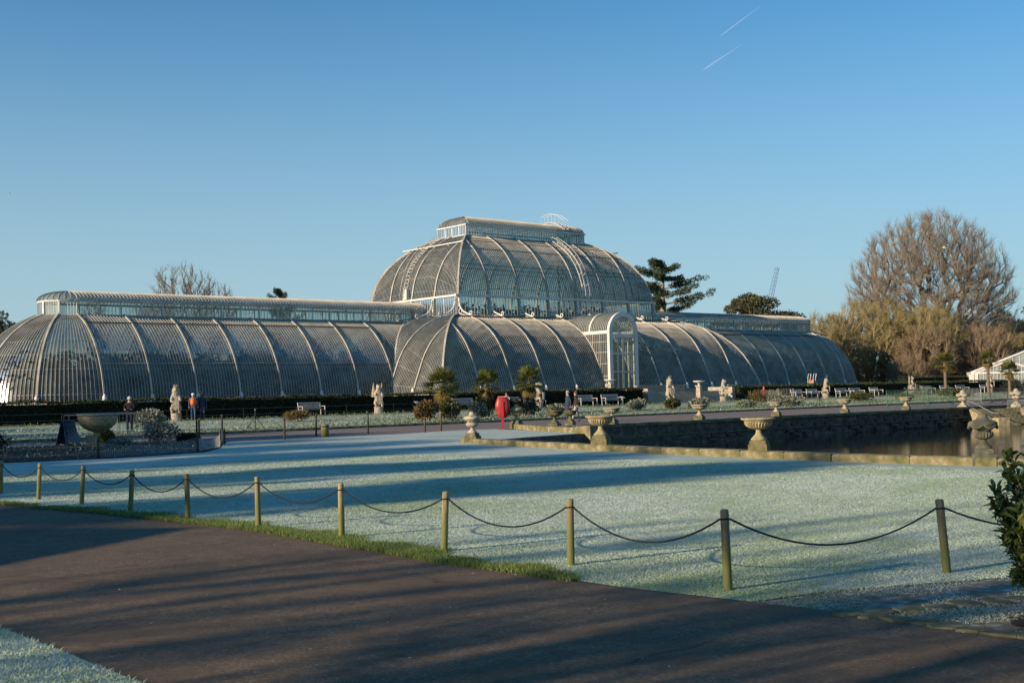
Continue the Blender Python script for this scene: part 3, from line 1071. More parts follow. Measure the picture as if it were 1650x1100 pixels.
for s_ in (-1, 1):
    cols = []
    for k in range(n + 1):
        u = -1 + 2 * k / n
        X = u * (XL + .1)
        t1 = 1.0
        if abs(X) > RX:
            ylim = (abs(X) - RX) / (XL + .1 - RX) * (YL + .1)
            t1 = find_t(RP, 0, ylim)
        q = prof_cut(RP, 0, t1, 8)
        cols.append(np.stack([np.full(8, X), s_ * q[:, 0], q[:, 1]], 1))
    for k in range(n):
        mg.add([tuple(p) for p in cols[k]] + [tuple(p) for p in cols[k + 1]], [(i, 8 + i, 9 + i, i + 1) for i in range(7)])
    for k in range(n + 1):
        if np.linalg.norm(cols[k][0] - cols[k][-1]) > .2:
            strip_bar(mb, cols[k], path_normals(cols[k], np.array([0, s_ * .7, .7])), .05, .06)
    cols = []
    for k in range(19):
        Y = (-1 + 2 * k / 18) * (YL + .1)
        t1 = find_t(RP, 0, abs(Y))
        q = prof_cut(RP, 0, t1, 8)
        xs_ = RX + (XL + .1 - RX) * q[:, 0] / (YL + .1)
        cols.append(np.stack([s_ * xs_, np.full(8, Y), q[:, 1]], 1))
    for k in range(18):
        mg.add([tuple(p) for p in cols[k]] + [tuple(p) for p in cols[k + 1]], [(i, 8 + i, 9 + i, i + 1) for i in range(7)])
    for k in range(19):
        if np.linalg.norm(cols[k][0] - cols[k][-1]) > .2:
            strip_bar(mb, cols[k], path_normals(cols[k], np.array([s_ * .7, 0, .7])), .045, .06)
mb.tube([(-RX, 0, TZR + .02), (RX, 0, TZR + .02)], .07, 6)
g = hb(mg, 'lantern_roof', 'glass', None, True)
mb.build('glazing_bars', 'bars', g)

# dark purlins and the white walking rail round the dome
for t in (.30, .36, .62, .80, .86):
    q = prof_cut(DOMP, t, t, 1)[0]
    mb = MB(); mb.tube([(-XL - q[0], -YL - q[0] - .08, q[1] + .05), (XL + q[0], -YL - q[0] - .08, q[1] + .05)], .028, 4); hb(mb, 'purlin', 'purlin')
q = prof_cut(DOMP, .71, .71, 1)[0]
mb = MB()
mb.tube([(-XL - q[0] - .15, -YL - q[0] - .3, q[1] + .25), (-XL - q[0] - .15, YL + q[0] + .9, q[1] + .25)], .07, 6)
for y in np.linspace(-YL - q[0], YL + q[0], 5): mb.tube([(-XL - q[0], y, q[1]), (-XL - q[0] - .15, y, q[1] + .3)], .05, 5)
hb(mb, 'walking_rail', 'white')
mb = MB()
mb.tube([(XL + q[0] + .15, -YL - q[0] - .6, q[1] + .2), (XL + q[0] + .15, YL + q[0], q[1] + .2)], .06, 6)
hb(mb, 'walking_rail', 'purlin')


def dome_ladder(pts, side, name='roof_ladder', rail=None):
    """white ladder: stringers, rungs and a raised guard rail"""
    P = [Vector(p) for p in catmull(pts, 22)]
    side = Vector(side)
    mb = MB()
    for s_ in (-.3, .3): mb.tube([p + side * s_ for p in P], .038, 5)
    for i in range(0, 22):
        mb.tube([P[i] - side * .3, P[i] + side * .3], .024, 4)
    o = hb(mb, name, 'white')
    if rail:
        rail = Vector(rail)
        m2_ = MB()
        for s_ in (-.3, .3):
            m2_.tube([p + side * s_ + rail for p in P], .024, 5)
            for i in range(0, 22, 3): m2_.tube([P[i] + side * s_, P[i] + side * s_ + rail], .018, 4)
        m2_.build('guard_rail', 'white', o)


xlad = 3.2
dome_ladder([(xlad, -YL - i_ - .22, z + .16) for i_, z in prof_cut(DOMP, 0, .98, 9)], (1, 0, 0), rail=(0, -.34, .30))
dome_ladder([(-XL - i_ - .22, 1.2, z + .16) for i_, z in prof_cut(DOMP, 0, .98, 9)], (0, 1, 0), rail=(-.32, 0, .30))
dome_ladder([(5.4, s_, z + .18) for s_, z in [(-YL - .2, TZ1 + .2), (-2.0, 19.2), (-1.2, 19.6), (0, 19.85), (1.2, 19.6)]], (1, 0, 0), rail=(0, 0, .95))
mb = MB()
for s_ in (-.3, .3): mb.tube([(xlad + s_, -YL - .5, 8.95), (xlad + s_, -YL - .5, 11.1)], .045, 5)
for i in range(8): mb.tube([(xlad - .3, -YL - .5, 9.1 + i * .27), (xlad + .3, -YL - .5, 9.1 + i * .27)], .03, 4)
hb(mb, 'roof_ladder', 'white')
mb = MB(); mb.box((-XU + .2 - .3, .75, 11.05), (.5, .6, 1.1), 0, .5); hb(mb, 'ladder_foot_box', 'white')

# entrance porch: barrel vault, white arch, tall doors
PW, PY, PS = 1.85, -16.1, 7.15
AR = [(PW * math.cos(t), PS + PW * math.sin(t)) for t in np.linspace(0, PI, 17)]
mg = MB()
yb_ = -YU - .4
for k in range(16):
    (x0, z0), (x1, z1) = AR[k], AR[k + 1]
    mg.add([(x0, PY, z0), (x1, PY, z1), (x1, yb_, z1), (x0, yb_, z0)], [(0, 1, 2, 3)])
g = hb(mg, 'porch_vault', 'glass', None, True)
mb = MB()
for y in np.linspace(PY + .2, yb_, 34):
    c_ = np.array([(x, y, z) for x, z in AR])
    N = np.array([(x, 0, z - PS) for x, z in AR]) / PW
    strip_bar(mb, c_, N, .05, .06)
mb.build('glazing_bars', 'bars', g)
for y in (PY + 2.6,):
    mb = MB(); c_ = np.array([(x, y, z) for x, z in AR]); strip_bar(mb, c_, np.array([(x, 0, z - PS) for x, z in AR]) / PW, .2, .13); hb(mb, 'vault_rib', 'white')
for sx in (-1, 1):
    mg = MB(); mg.add([(sx * PW, PY, 1.5), (sx * PW, -9.4, 1.5), (sx * PW, -9.4, PS), (sx * PW, PY, PS)], [(0, 1, 2, 3)])
    g = hb(mg, 'porch_side_glass', 'glass')
    mb = MB()
    for k in range(26): mb.box((sx * PW, PY + .25 + k * .25, 1.5), (.06, .035 if k % 4 else .07, PS - 1.5))
    for z in (2.9, 4.1, 5.2, 6.2): mb.box((sx * PW, (PY - 9.4) / 2, z), (.07, 6.6, .05))
    mb.build('glazing_bars', 'bars', g)
    mb = MB(); mb.box((sx * (PW + .02), (PY - 9.0) / 2, PS - .16), (.16, 7.0, .3)); hb(mb, 'porch_beam', 'white')
# the arch frame
mb = MB()
inner = [(1.48 * math.cos(t), PS + 1.48 * math.sin(t)) for t in np.linspace(0, PI, 17)]
outer = [(1.93 * math.cos(t), PS + 1.93 * math.sin(t)) for t in np.linspace(0, PI, 17)]
for k in range(16):
    vs = []
    for y in (PY - .12, PY + .16): vs += [(*[(p[0], y, p[1]) for p in (outer[k], outer[k + 1], inner[k + 1], inner[k])][i],) for i in range(4)]
    mb.add(vs, [(0, 1, 2, 3), (7, 6, 5, 4), (0, 4, 5, 1), (2, 6, 7, 3)])
for sx in (-1, 1): mb.box((sx * 1.705, PY + .02, 1.3), (.45, .28, PS - 1.3))
hb(mb, 'arch_frame', 'white')
mb = MB(); mb.box((0, PY + .04, 6.62), (2.96, .2, .34)); hb(mb, 'transom', 'white')
mb = MB()
for k in range(1, 7):
    t = PI * k / 7
    mb.tube([(.55 * math.cos(t), PY + .05, 6.98 + .55 * math.sin(t)), (1.5 * math.cos(t), PY + .05, 7.05 + 1.5 * math.sin(t))], .028, 4)
mb.tube([(.55 * math.cos(t), PY + .05, 6.98 + .55 * math.sin(t)) for t in np.linspace(0, PI, 12)], .03, 4)
hb(mb, 'fanlight_bars', 'white')
mg = MB()
mg.add([(x, PY + .06, z) for x, z in [(1.48, 6.96)] + inner + [(-1.48, 6.96)]], [tuple(range(19))])
hb(mg, 'fanlight_glass', 'glass')
for i in range(4):
    for j, (za, zb) in enumerate(((1.55, 3.3), (3.36, 5.04), (5.10, 6.6))):
        x0 = -1.47 + i * .735
        mg = MB(); mg.add([(x0 + .03, PY + .05, za), (x0 + .705, PY + .05, za), (x0 + .705, PY + .05, zb), (x0 + .03, PY + .05, zb)], [(0, 1, 2, 3)])
        hb(mg, 'door_pane', 'glass')
for i in range(1, 4):
    mb = MB(); mb.box((-1.47 + i * .735, PY + .03, 1.35), (.13 if i == 2 else .09, .14, 5.28)); hb(mb, 'door_stile', 'white')
for z in (1.36, 3.28, 5.02):
    mb = MB(); mb.box((0, PY + .035, z), (2.9, .11, .1 if z > 2 else .2)); hb(mb, 'door_rail', 'white')
# stone plinth under the glass
pl = MB()
for sx in (-1, 1):
    for sy in (-1, 1): pl.box((sx * (5.5 * B + 3.5 * B), sy * 7.75, 1.25), (7 * B, .5, .33))
    cx = sx * (12.5 * B)
    ar = [math.radians(-90 + 15 * i) if sx > 0 else PI - math.radians(-90 + 15 * i) for i in range(13)]
    for a, b_ in zip(ar, ar[1:]):
        mx, my = cx + 7.75 * math.cos((a + b_) / 2), 7.75 * math.sin((a + b_) / 2)
        pl.box((mx, my, 1.25), (2.05, .5, .32), (a + b_) / 2 + PI / 2)
    for sy in (-1, 1):
        pl.box((sx * 21.2, sy * 11.6, 1.25), (.5, 7.8, .335))
for sy in (-1, 1):
    pl.box((-11.6, sy * 15.4, 1.25), (19.4, .5, .34)); pl.box((11.6, sy * 15.4, 1.25), (19.4, .5, .34))
hb(pl, 'plinth', 'stone')

# plants growing inside
parts = []
for n, c_, r_ in [(520, (x, y, 3.1 + .5 * math.sin(x * 2.1 + y)), (1.9, 1.7, 2.2)) for x in np.arange(-52, -20, 2.4) for y in (-3.6, 0, 3.4)] + [(300, (x, y, 3.1 + .5 * math.sin(x * 2.1)), (2.1, 1.7, 2.2)) for x in np.arange(22, 52, 3.0) for y in (-3.4, 0, 3.4)] + \
        [(560, (x, y, 4.0 + .8 * math.sin(x * 1.7 + y) + (.9 if abs(y) < 6 else -.3)), (2.2, 2.1, 2.7 if abs(y) < 6 else 2.2)) for x in np.arange(-15.5, 16, 3.4) for y in (-10.5, -6, -1.5, 3, 8)] + [(500, (x, y, 8.3), (2.2, 2.2, 2.4)) for x in (-9, -5, 0, 5, 9) for y in (-2, 3)]:
    P, d = ell_points(n, c_, r_, .2)
    parts.append(P)
P = np.concatenate(parts)
V, Fc = leaf_quads(P, .62, .1, .45)
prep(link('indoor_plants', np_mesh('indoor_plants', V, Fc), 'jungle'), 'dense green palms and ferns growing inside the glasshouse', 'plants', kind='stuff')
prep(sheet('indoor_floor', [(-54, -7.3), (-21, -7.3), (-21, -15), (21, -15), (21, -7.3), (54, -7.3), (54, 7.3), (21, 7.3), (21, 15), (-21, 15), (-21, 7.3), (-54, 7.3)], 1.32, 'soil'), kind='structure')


# ------------------------------------------------------------------ grass blades
def blades(n, poly, h, w, dens_fall, name, mat, parent=None, zoff=0.0, lean=.5, keep=None):
    """short grass as single upright triangles, denser towards the viewer's end of the lawn"""
    P = np.array(poly)
    lo, hi = P.min(0), P.max(0)
    out = []
    got = 0
    while got < n:
        X = rng.uniform(lo[0], hi[0], n * 2)
        Y = rng.uniform(lo[1], hi[1], n * 2)
        ok = in_poly(X, Y, poly)
        D = np.hypot(X - CAM.x, Y - CAM.y)
        ok &= rng.random(len(X)) < np.minimum(1, (dens_fall / D) ** 2)
        if keep is not None: ok &= keep(X, Y)
        Q = np.stack([X[ok], Y[ok], D[ok]], 1)
        out.append(Q)
        got += len(Q)
    Q = np.concatenate(out)[:n]
    D = Q[:, 2]
    C = np.stack([Q[:, 0], Q[:, 1], np.full(n, zoff)], 1)
    a = rng.uniform(0, 2 * PI, n)
    S = np.stack([np.cos(a), np.sin(a), np.zeros(n)], 1)
    hh = h * rng.uniform(.5, 1.3, n)
    ww = w * rng.uniform(.6, 1.3, n) * np.maximum(1, D / 16)
    tip = np.stack([rng.normal(0, lean, n) * hh, rng.normal(0, lean, n) * hh, hh], 1)
    V = np.stack([C - S * ww[:, None] / 2, C + S * ww[:, None] / 2, C + tip], 1).reshape(-1, 3)
    return prep(link(name, np_mesh(name, V, np.arange(3 * n).reshape(-1, 3)), mat, parent), kind='stuff')


NEARLAWN = [(-75.85, -93.2), (-75.0, -93.35), (-73.3, -94.1), (-69, -96.2), (-64, -96.2), (-62, -86), (-64, -70), (-77.6, -70), (-76.9, -78.4), (-76.3, -82), (-75.98, -85.6), (-76.1, -89.6), (-76.02, -92)]
o = blades(520000, NEARLAWN, .011, .011, 9.5, 'frosted_grass', 'blade_frost', lean=1.1)
prep(o, 'short frosted grass blades of the lawn by the rope fence', 'grass')
o = blades(110000, [(-80.4, -89), (-80.8, -82), (-84, -82), (-84, -95.5), (-81.2, -95.2), (-80.35, -92.5)], .022, .010, 9, 'frosted_grass', 'blade_frost', lean=.9)
prep(o, 'frosted grass verge in the lower left corner of the view', 'grass')


def edge_keep(X, Y):
    ed = np.interp(Y, [-93.2, -92, -89.6, -85.6, -82, -78.4], [-75.88, -76.05, -76.13, -76.0, -76.33, -76.95])
    wob = .12 * np.sin(Y * 3.1) + .08 * np.sin(Y * 7.7 + 1)
    wid = np.interp(Y, [-93, -92, -91, -88, -83, -80, -77], [-.2, -.1, .16, .32, .28, .22, .08]) + wob * .6
    u = (X - ed) / np.maximum(wid, .02)
    return (X > ed - .06) & (u < 1.9) & (wid > .03) & (rng.random(len(X)) < np.clip(1.05 - .58 * u, 0, 1))


o = blades(40000, [(-77.3, -93.2), (-75.2, -93.2), (-75.2, -77), (-77.3, -77)], .042, .010, 13, 'green_grass', 'blade_green', lean=.6, keep=edge_keep)
prep(o, 'longer unfrosted green grass along the tarmac edge under the posts', 'grass')
o = blades(20000, DIRT, .012, .006, 9, 'frosted_grass', 'blade_frost', lean=1.0, keep=lambda X, Y: np.sin(X * 5.1 + 2 * np.sin(Y * 3.7)) + np.sin(Y * 6.3 + X) > rng.uniform(-1.2, 1.4, len(X)))
prep(o, 'thin frosted grass on the trodden ground beside the corner post', 'grass')
# dead leaves and frost crumbs lying on the tarmac
n = 700
C = np.stack([rng.uniform(-80, -73.5, n), rng.uniform(-95.5, -84, n), np.full(n, .006)], 1)
C = C[in_poly(C[:, 0], C[:, 1], TAR) | in_poly(C[:, 0], C[:, 1], DIRT)]
V, Fc = leaf_quads(C, .024, 0, .5)
V[:, 2] = .004 + np.abs(V[:, 2] - .006) * .25
prep(link('leaf_litter', np_mesh('leaf_litter', V, Fc), mat_leaf('frosted_dead_leaf', (.10, .07, .04), (.26, .22, .17), (.62, .64, .63), .8, 0)), 'scattered small frosted dead leaves on the tarmac', 'leaf litter', kind='stuff')


# ------------------------------------------------------------------ trees
def seg_mesh(P0, P1, R0, R1, n=4):
    """tapered prisms for many segments at once"""
    P0, P1 = np.asarray(P0, float), np.asarray(P1, float)
    T = P1 - P0
    T /= np.linalg.norm(T, axis=1)[:, None] + 1e-9
    ref = np.where(np.abs(T[:, 2:3]) < .9, np.array([[0, 0, 1.]]), np.array([[1., 0, 0]]))
    A = np.cross(T, ref)
    A /= np.linalg.norm(A, axis=1)[:, None]
    Bv = np.cross(T, A)
    m = len(P0)
    V = np.zeros((m, 2 * n, 3))
    for k in range(n):
        d = A * math.cos(2 * PI * k / n) + Bv * math.sin(2 * PI * k / n)
        V[:, k] = P0 + d * np.asarray(R0)[:, None]
        V[:, n + k] = P1 + d * np.asarray(R1)[:, None]
    base = np.arange(m)[:, None] * 2 * n
    Fc = np.concatenate([base + np.array([[k, (k + 1) % n, n + (k + 1) % n, n + k]]) for k in range(n)], 0)
    return V.reshape(-1, 3), Fc


def bare_tree(pts, stems, tip_r=.012, twig=(.9, 6), trunk_r=None, curve=.35, power=2.4, twig_up=.3, center=None):
    """connect crown points to the stems (nearest joint, favouring short routes), thicken by load, add twigs.
    returns (thick segments, thin segments)"""
    nodes = [np.array(s, float) for s in stems]
    par = [-1] + list(range(len(stems) - 1)) if not isinstance(stems[0][0], (list, tuple)) else None
    if par is None:
        nodes, par = [], []
        for st in stems:
            par.append(-1); nodes.append(np.array(st[0], float))
            for p in st[1:]:
                par.append(len(nodes) - 1); nodes.append(np.array(p, float))
    root = nodes[0]
    order = np.argsort(np.linalg.norm(pts - root, axis=1) + rng.normal(0, .4, len(pts)))
    N0 = len(nodes)
    arr = np.zeros((N0 + len(pts) * 2, 3))
    plen = np.zeros(len(arr))
    parr = np.full(len(arr), -1)
    for i, p in enumerate(nodes):
        arr[i] = p
        parr[i] = par[i]
        if par[i] >= 0: plen[i] = plen[par[i]] + np.linalg.norm(p - nodes[par[i]])
    cnt = N0
    for q in pts[order]:
        d = np.linalg.norm(arr[:cnt] - q, axis=1)
        j = int(np.argmin(d + curve * plen[:cnt] + np.where(arr[:cnt, 2] > q[2] + .3, .5 * (arr[:cnt, 2] - q[2]), 0)))
        if d[j] > 1.2:                       # bend long links
            mid = (arr[j] + q) / 2 + rng.normal(0, .07, 3) * d[j] + np.array([0, 0, .06 * d[j]])
            arr[cnt] = mid; parr[cnt] = j; plen[cnt] = plen[j] + d[j] / 2
            j = cnt; cnt += 1
        arr[cnt] = q; parr[cnt] = j; plen[cnt] = plen[j] + np.linalg.norm(arr[j] - q); cnt += 1
    load = np.zeros(cnt)
    kids = np.zeros(cnt, int)
    for i in range(cnt):
        if parr[i] >= 0: kids[parr[i]] += 1
    w = np.where(kids[:cnt] == 0, 1.0, 0.0)
    for i in range(cnt - 1, -1, -1):
        if parr[i] >= 0: w[parr[i]] += w[i]
    r = tip_r * w ** (1 / power)
    if trunk_r: r = np.minimum(r * trunk_r / r.max(), r.max() * 99) if r.max() > 0 else r
    r = np.maximum(r, tip_r)
    idx = np.array([i for i in range(cnt) if parr[i] >= 0])
    P0, P1 = arr[parr[idx]], arr[idx]
    R1 = r[idx]
    R0 = np.minimum(r[parr[idx]], R1 * 1.35)
    # twigs
    L, k = twig
    src = np.array([i for i in range(N0, cnt)])
    src = np.repeat(src, k)
    dr = arr[src] - arr[parr[src]]
    dr /= np.linalg.norm(dr, axis=1)[:, None] + 1e-9
    rad = arr[src] - root
    rad /= np.linalg.norm(rad, axis=1)[:, None] + 1e-9
    D = dr * .5 + rad * .7 + rand_dirs(len(src)) * .55
    D[:, 2] += twig_up
    D /= np.linalg.norm(D, axis=1)[:, None]
    tl = L * rng.uniform(.4, 1.2, len(src))
    T0 = arr[src] - (arr[src] - arr[parr[src]]) * rng.uniform(0, .8, len(src))[:, None]
    T1 = T0 + D * tl[:, None]
    # side twiglets
    S0 = T0 + D * (tl * rng.uniform(.3, .7, len(src)))[:, None]
    SD = D * .7 + rand_dirs(len(src)) * .7
    S1 = S0 + SD * (tl * .5)[:, None]
    return (P0, P1, R0, R1), (np.concatenate([T0, S0]), np.concatenate([T1, S1]))


def make_bare(name, label, loc, pts, stems, trunk_mat, twig_mat, twig_r=.012, thick=.05, group=None, **kw):
    (P0, P1, R0, R1), (T0, T1) = bare_tree(pts, stems, **kw)
    t = thing(name, loc, label, 'tree' if 'tree' in name else 'shrub', 0, group)
    big = R1 > thick
    V, Fc = seg_mesh(P0[big], P1[big], R0[big], R1[big], 6)
    link('trunk', np_mesh('trunk', V, Fc, True), trunk_mat, t)
    V1, F1 = seg_mesh(P0[~big], P1[~big], R0[~big], R1[~big], 4)
    V2, F2 = seg_mesh(T0, T1, np.full(len(T0), twig_r), np.full(len(T0), twig_r * .45), 3)
    V2, F2 = V2, F2
    link('crown', np_mesh('crown', np.concatenate([V1, V2]), np.concatenate([F1, F2 + len(V1)])), twig_mat, t)
    return t


# the great bare lime on the right: a high dome on a short trunk, main limbs fanning out
P, d = ell_points(3500, (0, 0, 13.4), (13.4, 12, 13.9), .5)
P = P[(P[:, 2] > 6.0) & ~((P[:, 2] < 9) & (np.hypot(P[:, 0], P[:, 1]) < 5))]
limbs = [[(0, 0, -.5), (0, .1, 2.6), (.1, 0, 4.6), (.3, .2, 8), (.6, .3, 12), (.5, .2, 17), (.8, .1, 21)]]
for k in range(11):
    a = 2 * PI * k / 11 + random.uniform(-.2, .2)
    el = random.uniform(.35, 1.2)
    L = random.uniform(7.5, 10.5)
    z = random.uniform(3.6, 6.5)
    limbs.append([(0, .05, z)] + [(math.cos(a) * L * f_ * math.cos(el) + random.uniform(-.3, .3), math.sin(a) * L * f_ * math.cos(el) + random.uniform(-.3, .3), z + L * math.sin(el) * f_ ** .85) for f_ in (.25, .5, .75, 1)])
make_bare('bare_tree', 'tall bare broad-domed tree rising behind the olive thicket on the right', (83.6, 1.6, 0), P, limbs, 'bark', 'twig', twig_r=.0115, thick=.085,
          tip_r=.020, twig=(1.4, 8), trunk_r=.58, curve=.5, power=2.0)


# bare multi-stemmed thicket trees, three builds reused
def thicket(name, label, h, wdt, seed, mat, loc, nst=7, n=520, twr=.019):
    st = []
    for k in range(nst):
        a = 2 * PI * k / nst + random.uniform(-.3, .3)
        s_ = random.uniform(.2, .42) * wdt
        st.append([(random.uniform(-.5, .5), random.uniform(-.5, .5), -.3), (math.cos(a) * s_ * .35, math.sin(a) * s_ * .35, h * .25), (math.cos(a) * s_, math.sin(a) * s_, h * .55)])
    P, d = ell_points(n, (0, 0, h * .55), (wdt * .55, wdt * .5, h * .47), .35)
    P = P[P[:, 2] > .12 * h]
    return make_bare(name, label, loc, P, st, 'bark_olive', mat, twig_r=twr, thick=.07, tip_r=.024, twig=(1.3, 8), trunk_r=.24, curve=.6, power=2.4, group='bare thicket trees behind the hedge')


tA = thicket('bare_tree', 'broad olive bare tree just right of the glasshouse end', 13.2, 14, 1, 'twig_olive', (67, 1, 0), n=820)
tB = thicket('bare_tree', 'reddish bare tree standing in front of the domed tree trunk', 9.0, 8.5, 2, 'twig_red', (67, -7.5, 0), n=520)
tC = thicket('bare_tree', 'slim olive bare tree left of the domed tree trunk', 12.5, 9, 3, 'twig_olive', (75, -4, 0), n=620)
for (src, x, y, rz, s_, lab) in [
    (tA, 61.5, 4.5, 1.3, .86, 'olive bare tree touching the right end of the glasshouse'),
    (tA, 70, -4.5, 2.2, .88, 'low olive bare tree right of the broad olive tree'),
    (tB, 60, -9, 2.2, .55, 'small reddish bare bush close to the end of the glasshouse'),
    (tB, 75, -11, .8, .98, 'reddish bare tree behind the yellowing palm'),
    (tA, 86, -7, 2.6, .72, 'olive bare tree right of the yellowing palm'),
    (tB, 101, 4, 1.1, 1.2, 'large reddish bare tree below the gap under the domed crown'),
    (tB, 97, -6.5, 2.9, 1.1, 'reddish bare tree above the left corner of the gabled glasshouse'),
    (tA, 108, 0, .4, .86, 'wide olive bare tree on the skyline above the gabled glasshouse'),
    (tB, 74, -23, 4.0, .9, 'reddish bare tree close behind the gabled glasshouse'),
    (tA, 90, -18, 5.0, .66, 'low olive bare tree behind the gabled glasshouse ridge'),
    (tC, 112, -12, 1.9, .95, 'olive bare tree at the right edge of the view'),
    (tC, 90, 28, 2.4, .85, 'distant bare tree seen just right of the glasshouse lantern'),
]:
    copy_tree(src, (x, y, 0), rz, lab, 'bare thicket trees behind the hedge', s_)

# bare trees seen over the left wing roof
P, d = ell_points(360, (0, 0, 13.6), (4.4, 4.0, 4.7), .3)
tD = make_bare('bare_tree', 'bare forked tree above the left wing roof, taller of the pair', (-18.6, 41.4, 0), P, [[(0, 0, -.3), (0, 0, 5), (.2, 0, 8.5)], [(0, 0, 5.5), (-1.2, .3, 9.2), (-1.8, .2, 12)]], 'bark', 'twig', twig_r=.013, thick=.08, tip_r=.02, twig=(.9, 5), trunk_r=.3, curve=.6)
copy_tree(tD, (-15.4, 38.8, 0), 2.0, 'bare tree above the left wing roof, shorter one on the right of the pair', None, (.62, .62, .88))
copy_tree(tD, (-19.5, 48, 0), 4.0, 'low bare tree spreading left of the forked tree above the roof', None, (.9, .9, .80))
copy_tree(tD, (-17.4, 72.8, 0), 1.0, 'small flat-topped bare crown above the left lantern end', None, (.55, .55, .93))


# evergreens
def foliage(name, mat, parent, blobs, n, size, aspect=.35, upb=.1):
    Vs, Fs, off = [], [], 0
    tot = sum(r[0] * r[1] * r[2] for _, r in blobs) ** 1
    for c_, r_ in blobs:
        k = max(12, int(n * (r_[0] * r_[1] + r_[1] * r_[2] + r_[0] * r_[2]) / sum(a[0] * a[1] + a[1] * a[2] + a[0] * a[2] for _, a in blobs)))
        P, d = ell_points(k, c_, r_, .4)
        V, Fc = leaf_quads(P, size, upb, aspect, d * .8)
        Vs.append(V); Fs.append(Fc + off); off += len(V)
    return link(name, np_mesh(name, np.concatenate(Vs), np.concatenate(Fs)), mat, parent)


def cedar(loc, H, label):
    t = thing('cedar_tree', loc, label, 'tree')
    mb = MB()
    mb.tube([(0, 0, -.3), (.1, 0, H * .4), (0, .1, H * .75), (.2, 0, H * .98)], [.75, .55, .3, .06], 8)
    blobs = []
    random.seed(42)
    for i in range(26):
        z = H * (.40 + .57 * i / 25)
        a = i * 2.399 + random.uniform(-.4, .4)
        L = (7.6 - 4.0 * max(0, i / 25 - .35) / .65) * random.uniform(.55, 1.15)
        rise = random.uniform(.0, .38)
        e = Vector((math.cos(a) * L, math.sin(a) * L, z + L * rise))
        mb.tube([(0, 0, z), (e.x * .5, e.y * .5, z + L * rise * .3), e], [.15, .1, .03], 5)
        for k in range(8):
            f_ = .28 + .74 * k / 7
            wd = .85 * (1.25 - f_ * .75)
            blobs.append(((e.x * f_ + random.uniform(-.4, .4), e.y * f_ + random.uniform(-.4, .4), z + (e.z - z) * f_ ** 1.5 + random.uniform(-.1, .2)), (wd * random.uniform(.6, 1.25), wd * random.uniform(.6, 1.25), random.uniform(.15, .45))))
    mb.build('trunk', 'bark', t, True)
    foliage('crown', 'cedar', t, blobs, 34000, .30, .26, .35)
    return t


cedar((37.5, 13.5, 0), 18.6, 'dark green cedar with tiered branches right of the dome')
cedar((-3.5, 44, 0), 15.6, 'tip of a dark conifer above the left wing roof').scale = (.42, .42, 1)


def crowned(name, loc, H, w, label, mat, nb, n, size, seed, ztop=.62, flat=.5):
    t = thing(name, loc, label, 'tree')
    random.seed(seed)
    mb = MB()
    mb.tube([(0, 0, -.3), (.2, .1, H * .35), (-.1, 0, H * .7)], [.5, .4, .22], 8)
    blobs = []
    for i in range(nb):
        a, r_ = random.uniform(0, 2 * PI), math.sqrt(random.random()) * w
        z = H * (ztop + (1 - ztop) * (1 - (r_ / w) ** 2) * random.uniform(.1, .92))
        s_ = random.uniform(.12, .24) * w
        c_ = (math.cos(a) * r_, math.sin(a) * r_, z)
        blobs.append((c_, (s_, s_, s_ * flat)))
        mb.tube([(0, 0, H * .5), (c_[0] * .6, c_[1] * .6, (z + H * .45) / 2), c_], [.14, .09, .03], 5)
    mb.build('trunk', 'bark', t, True)
    foliage('crown', mat, t, blobs, n, size, .35, .1)
    return t


crowned('pine_tree', (68, 22, 0), 16.8, 7.0, 'round-topped pine right of the cedar beneath the crane', 'pine', 54, 17000, .42, 3)
crowned('pine_tree', (117, 5, 0), 14.3, 9, 'dark pine low on the skyline right of the domed tree', 'ever', 30, 9000, .5, 5)
crowned('evergreen_tree', (-41.7, 35.0, 0), 12.3, 4.4, 'dark rounded evergreen at the left edge behind the wing', 'ever', 34, 9000, .34, 9, .55, .8)

# belt of evergreens beyond the glasshouse, seen only through its panes
Pb = np.stack([rng.uniform(-75, 70, 22000), rng.uniform(58, 66, 22000), np.zeros(22000)], 1)
Pb[:, 2] = rng.uniform(0, 1, 22000) ** .8 * (6.6 + 1.4 * np.sin(Pb[:, 0] * .35) + .8 * np.sin(Pb[:, 0] * .9))
V, Fc = leaf_quads(Pb, 1.1, .2, .5)
prep(link('wood', np_mesh('wood', V, Fc), 'ever'), 'dark evergreen belt beyond the glasshouse, glimpsed through its panes', 'trees', kind='stuff')

nb_ = 26000
tt = rng.uniform(0, 1, nb_)
Pb = np.stack([78 + 62 * tt + rng.normal(0, 2.5, nb_), 34 - 62 * tt + rng.normal(0, 2.5, nb_), np.zeros(nb_)], 1)
Pb[:, 2] = rng.uniform(0, 1, nb_) ** .9 * (5.2 + 1.6 * np.sin(tt * 21) + np.sin(tt * 57))
V, Fc = leaf_quads(Pb, 1.5, .9, .07)
prep(link('scrub', np_mesh('scrub', V, Fc), mat_leaf('bare_scrub_twig', (.09, .065, .035), (.17, .125, .07), (.26, .20, .12), .9, 0)), 'low bare brown scrub filling the ground under the trees on the right', 'scrub', kind='stuff')

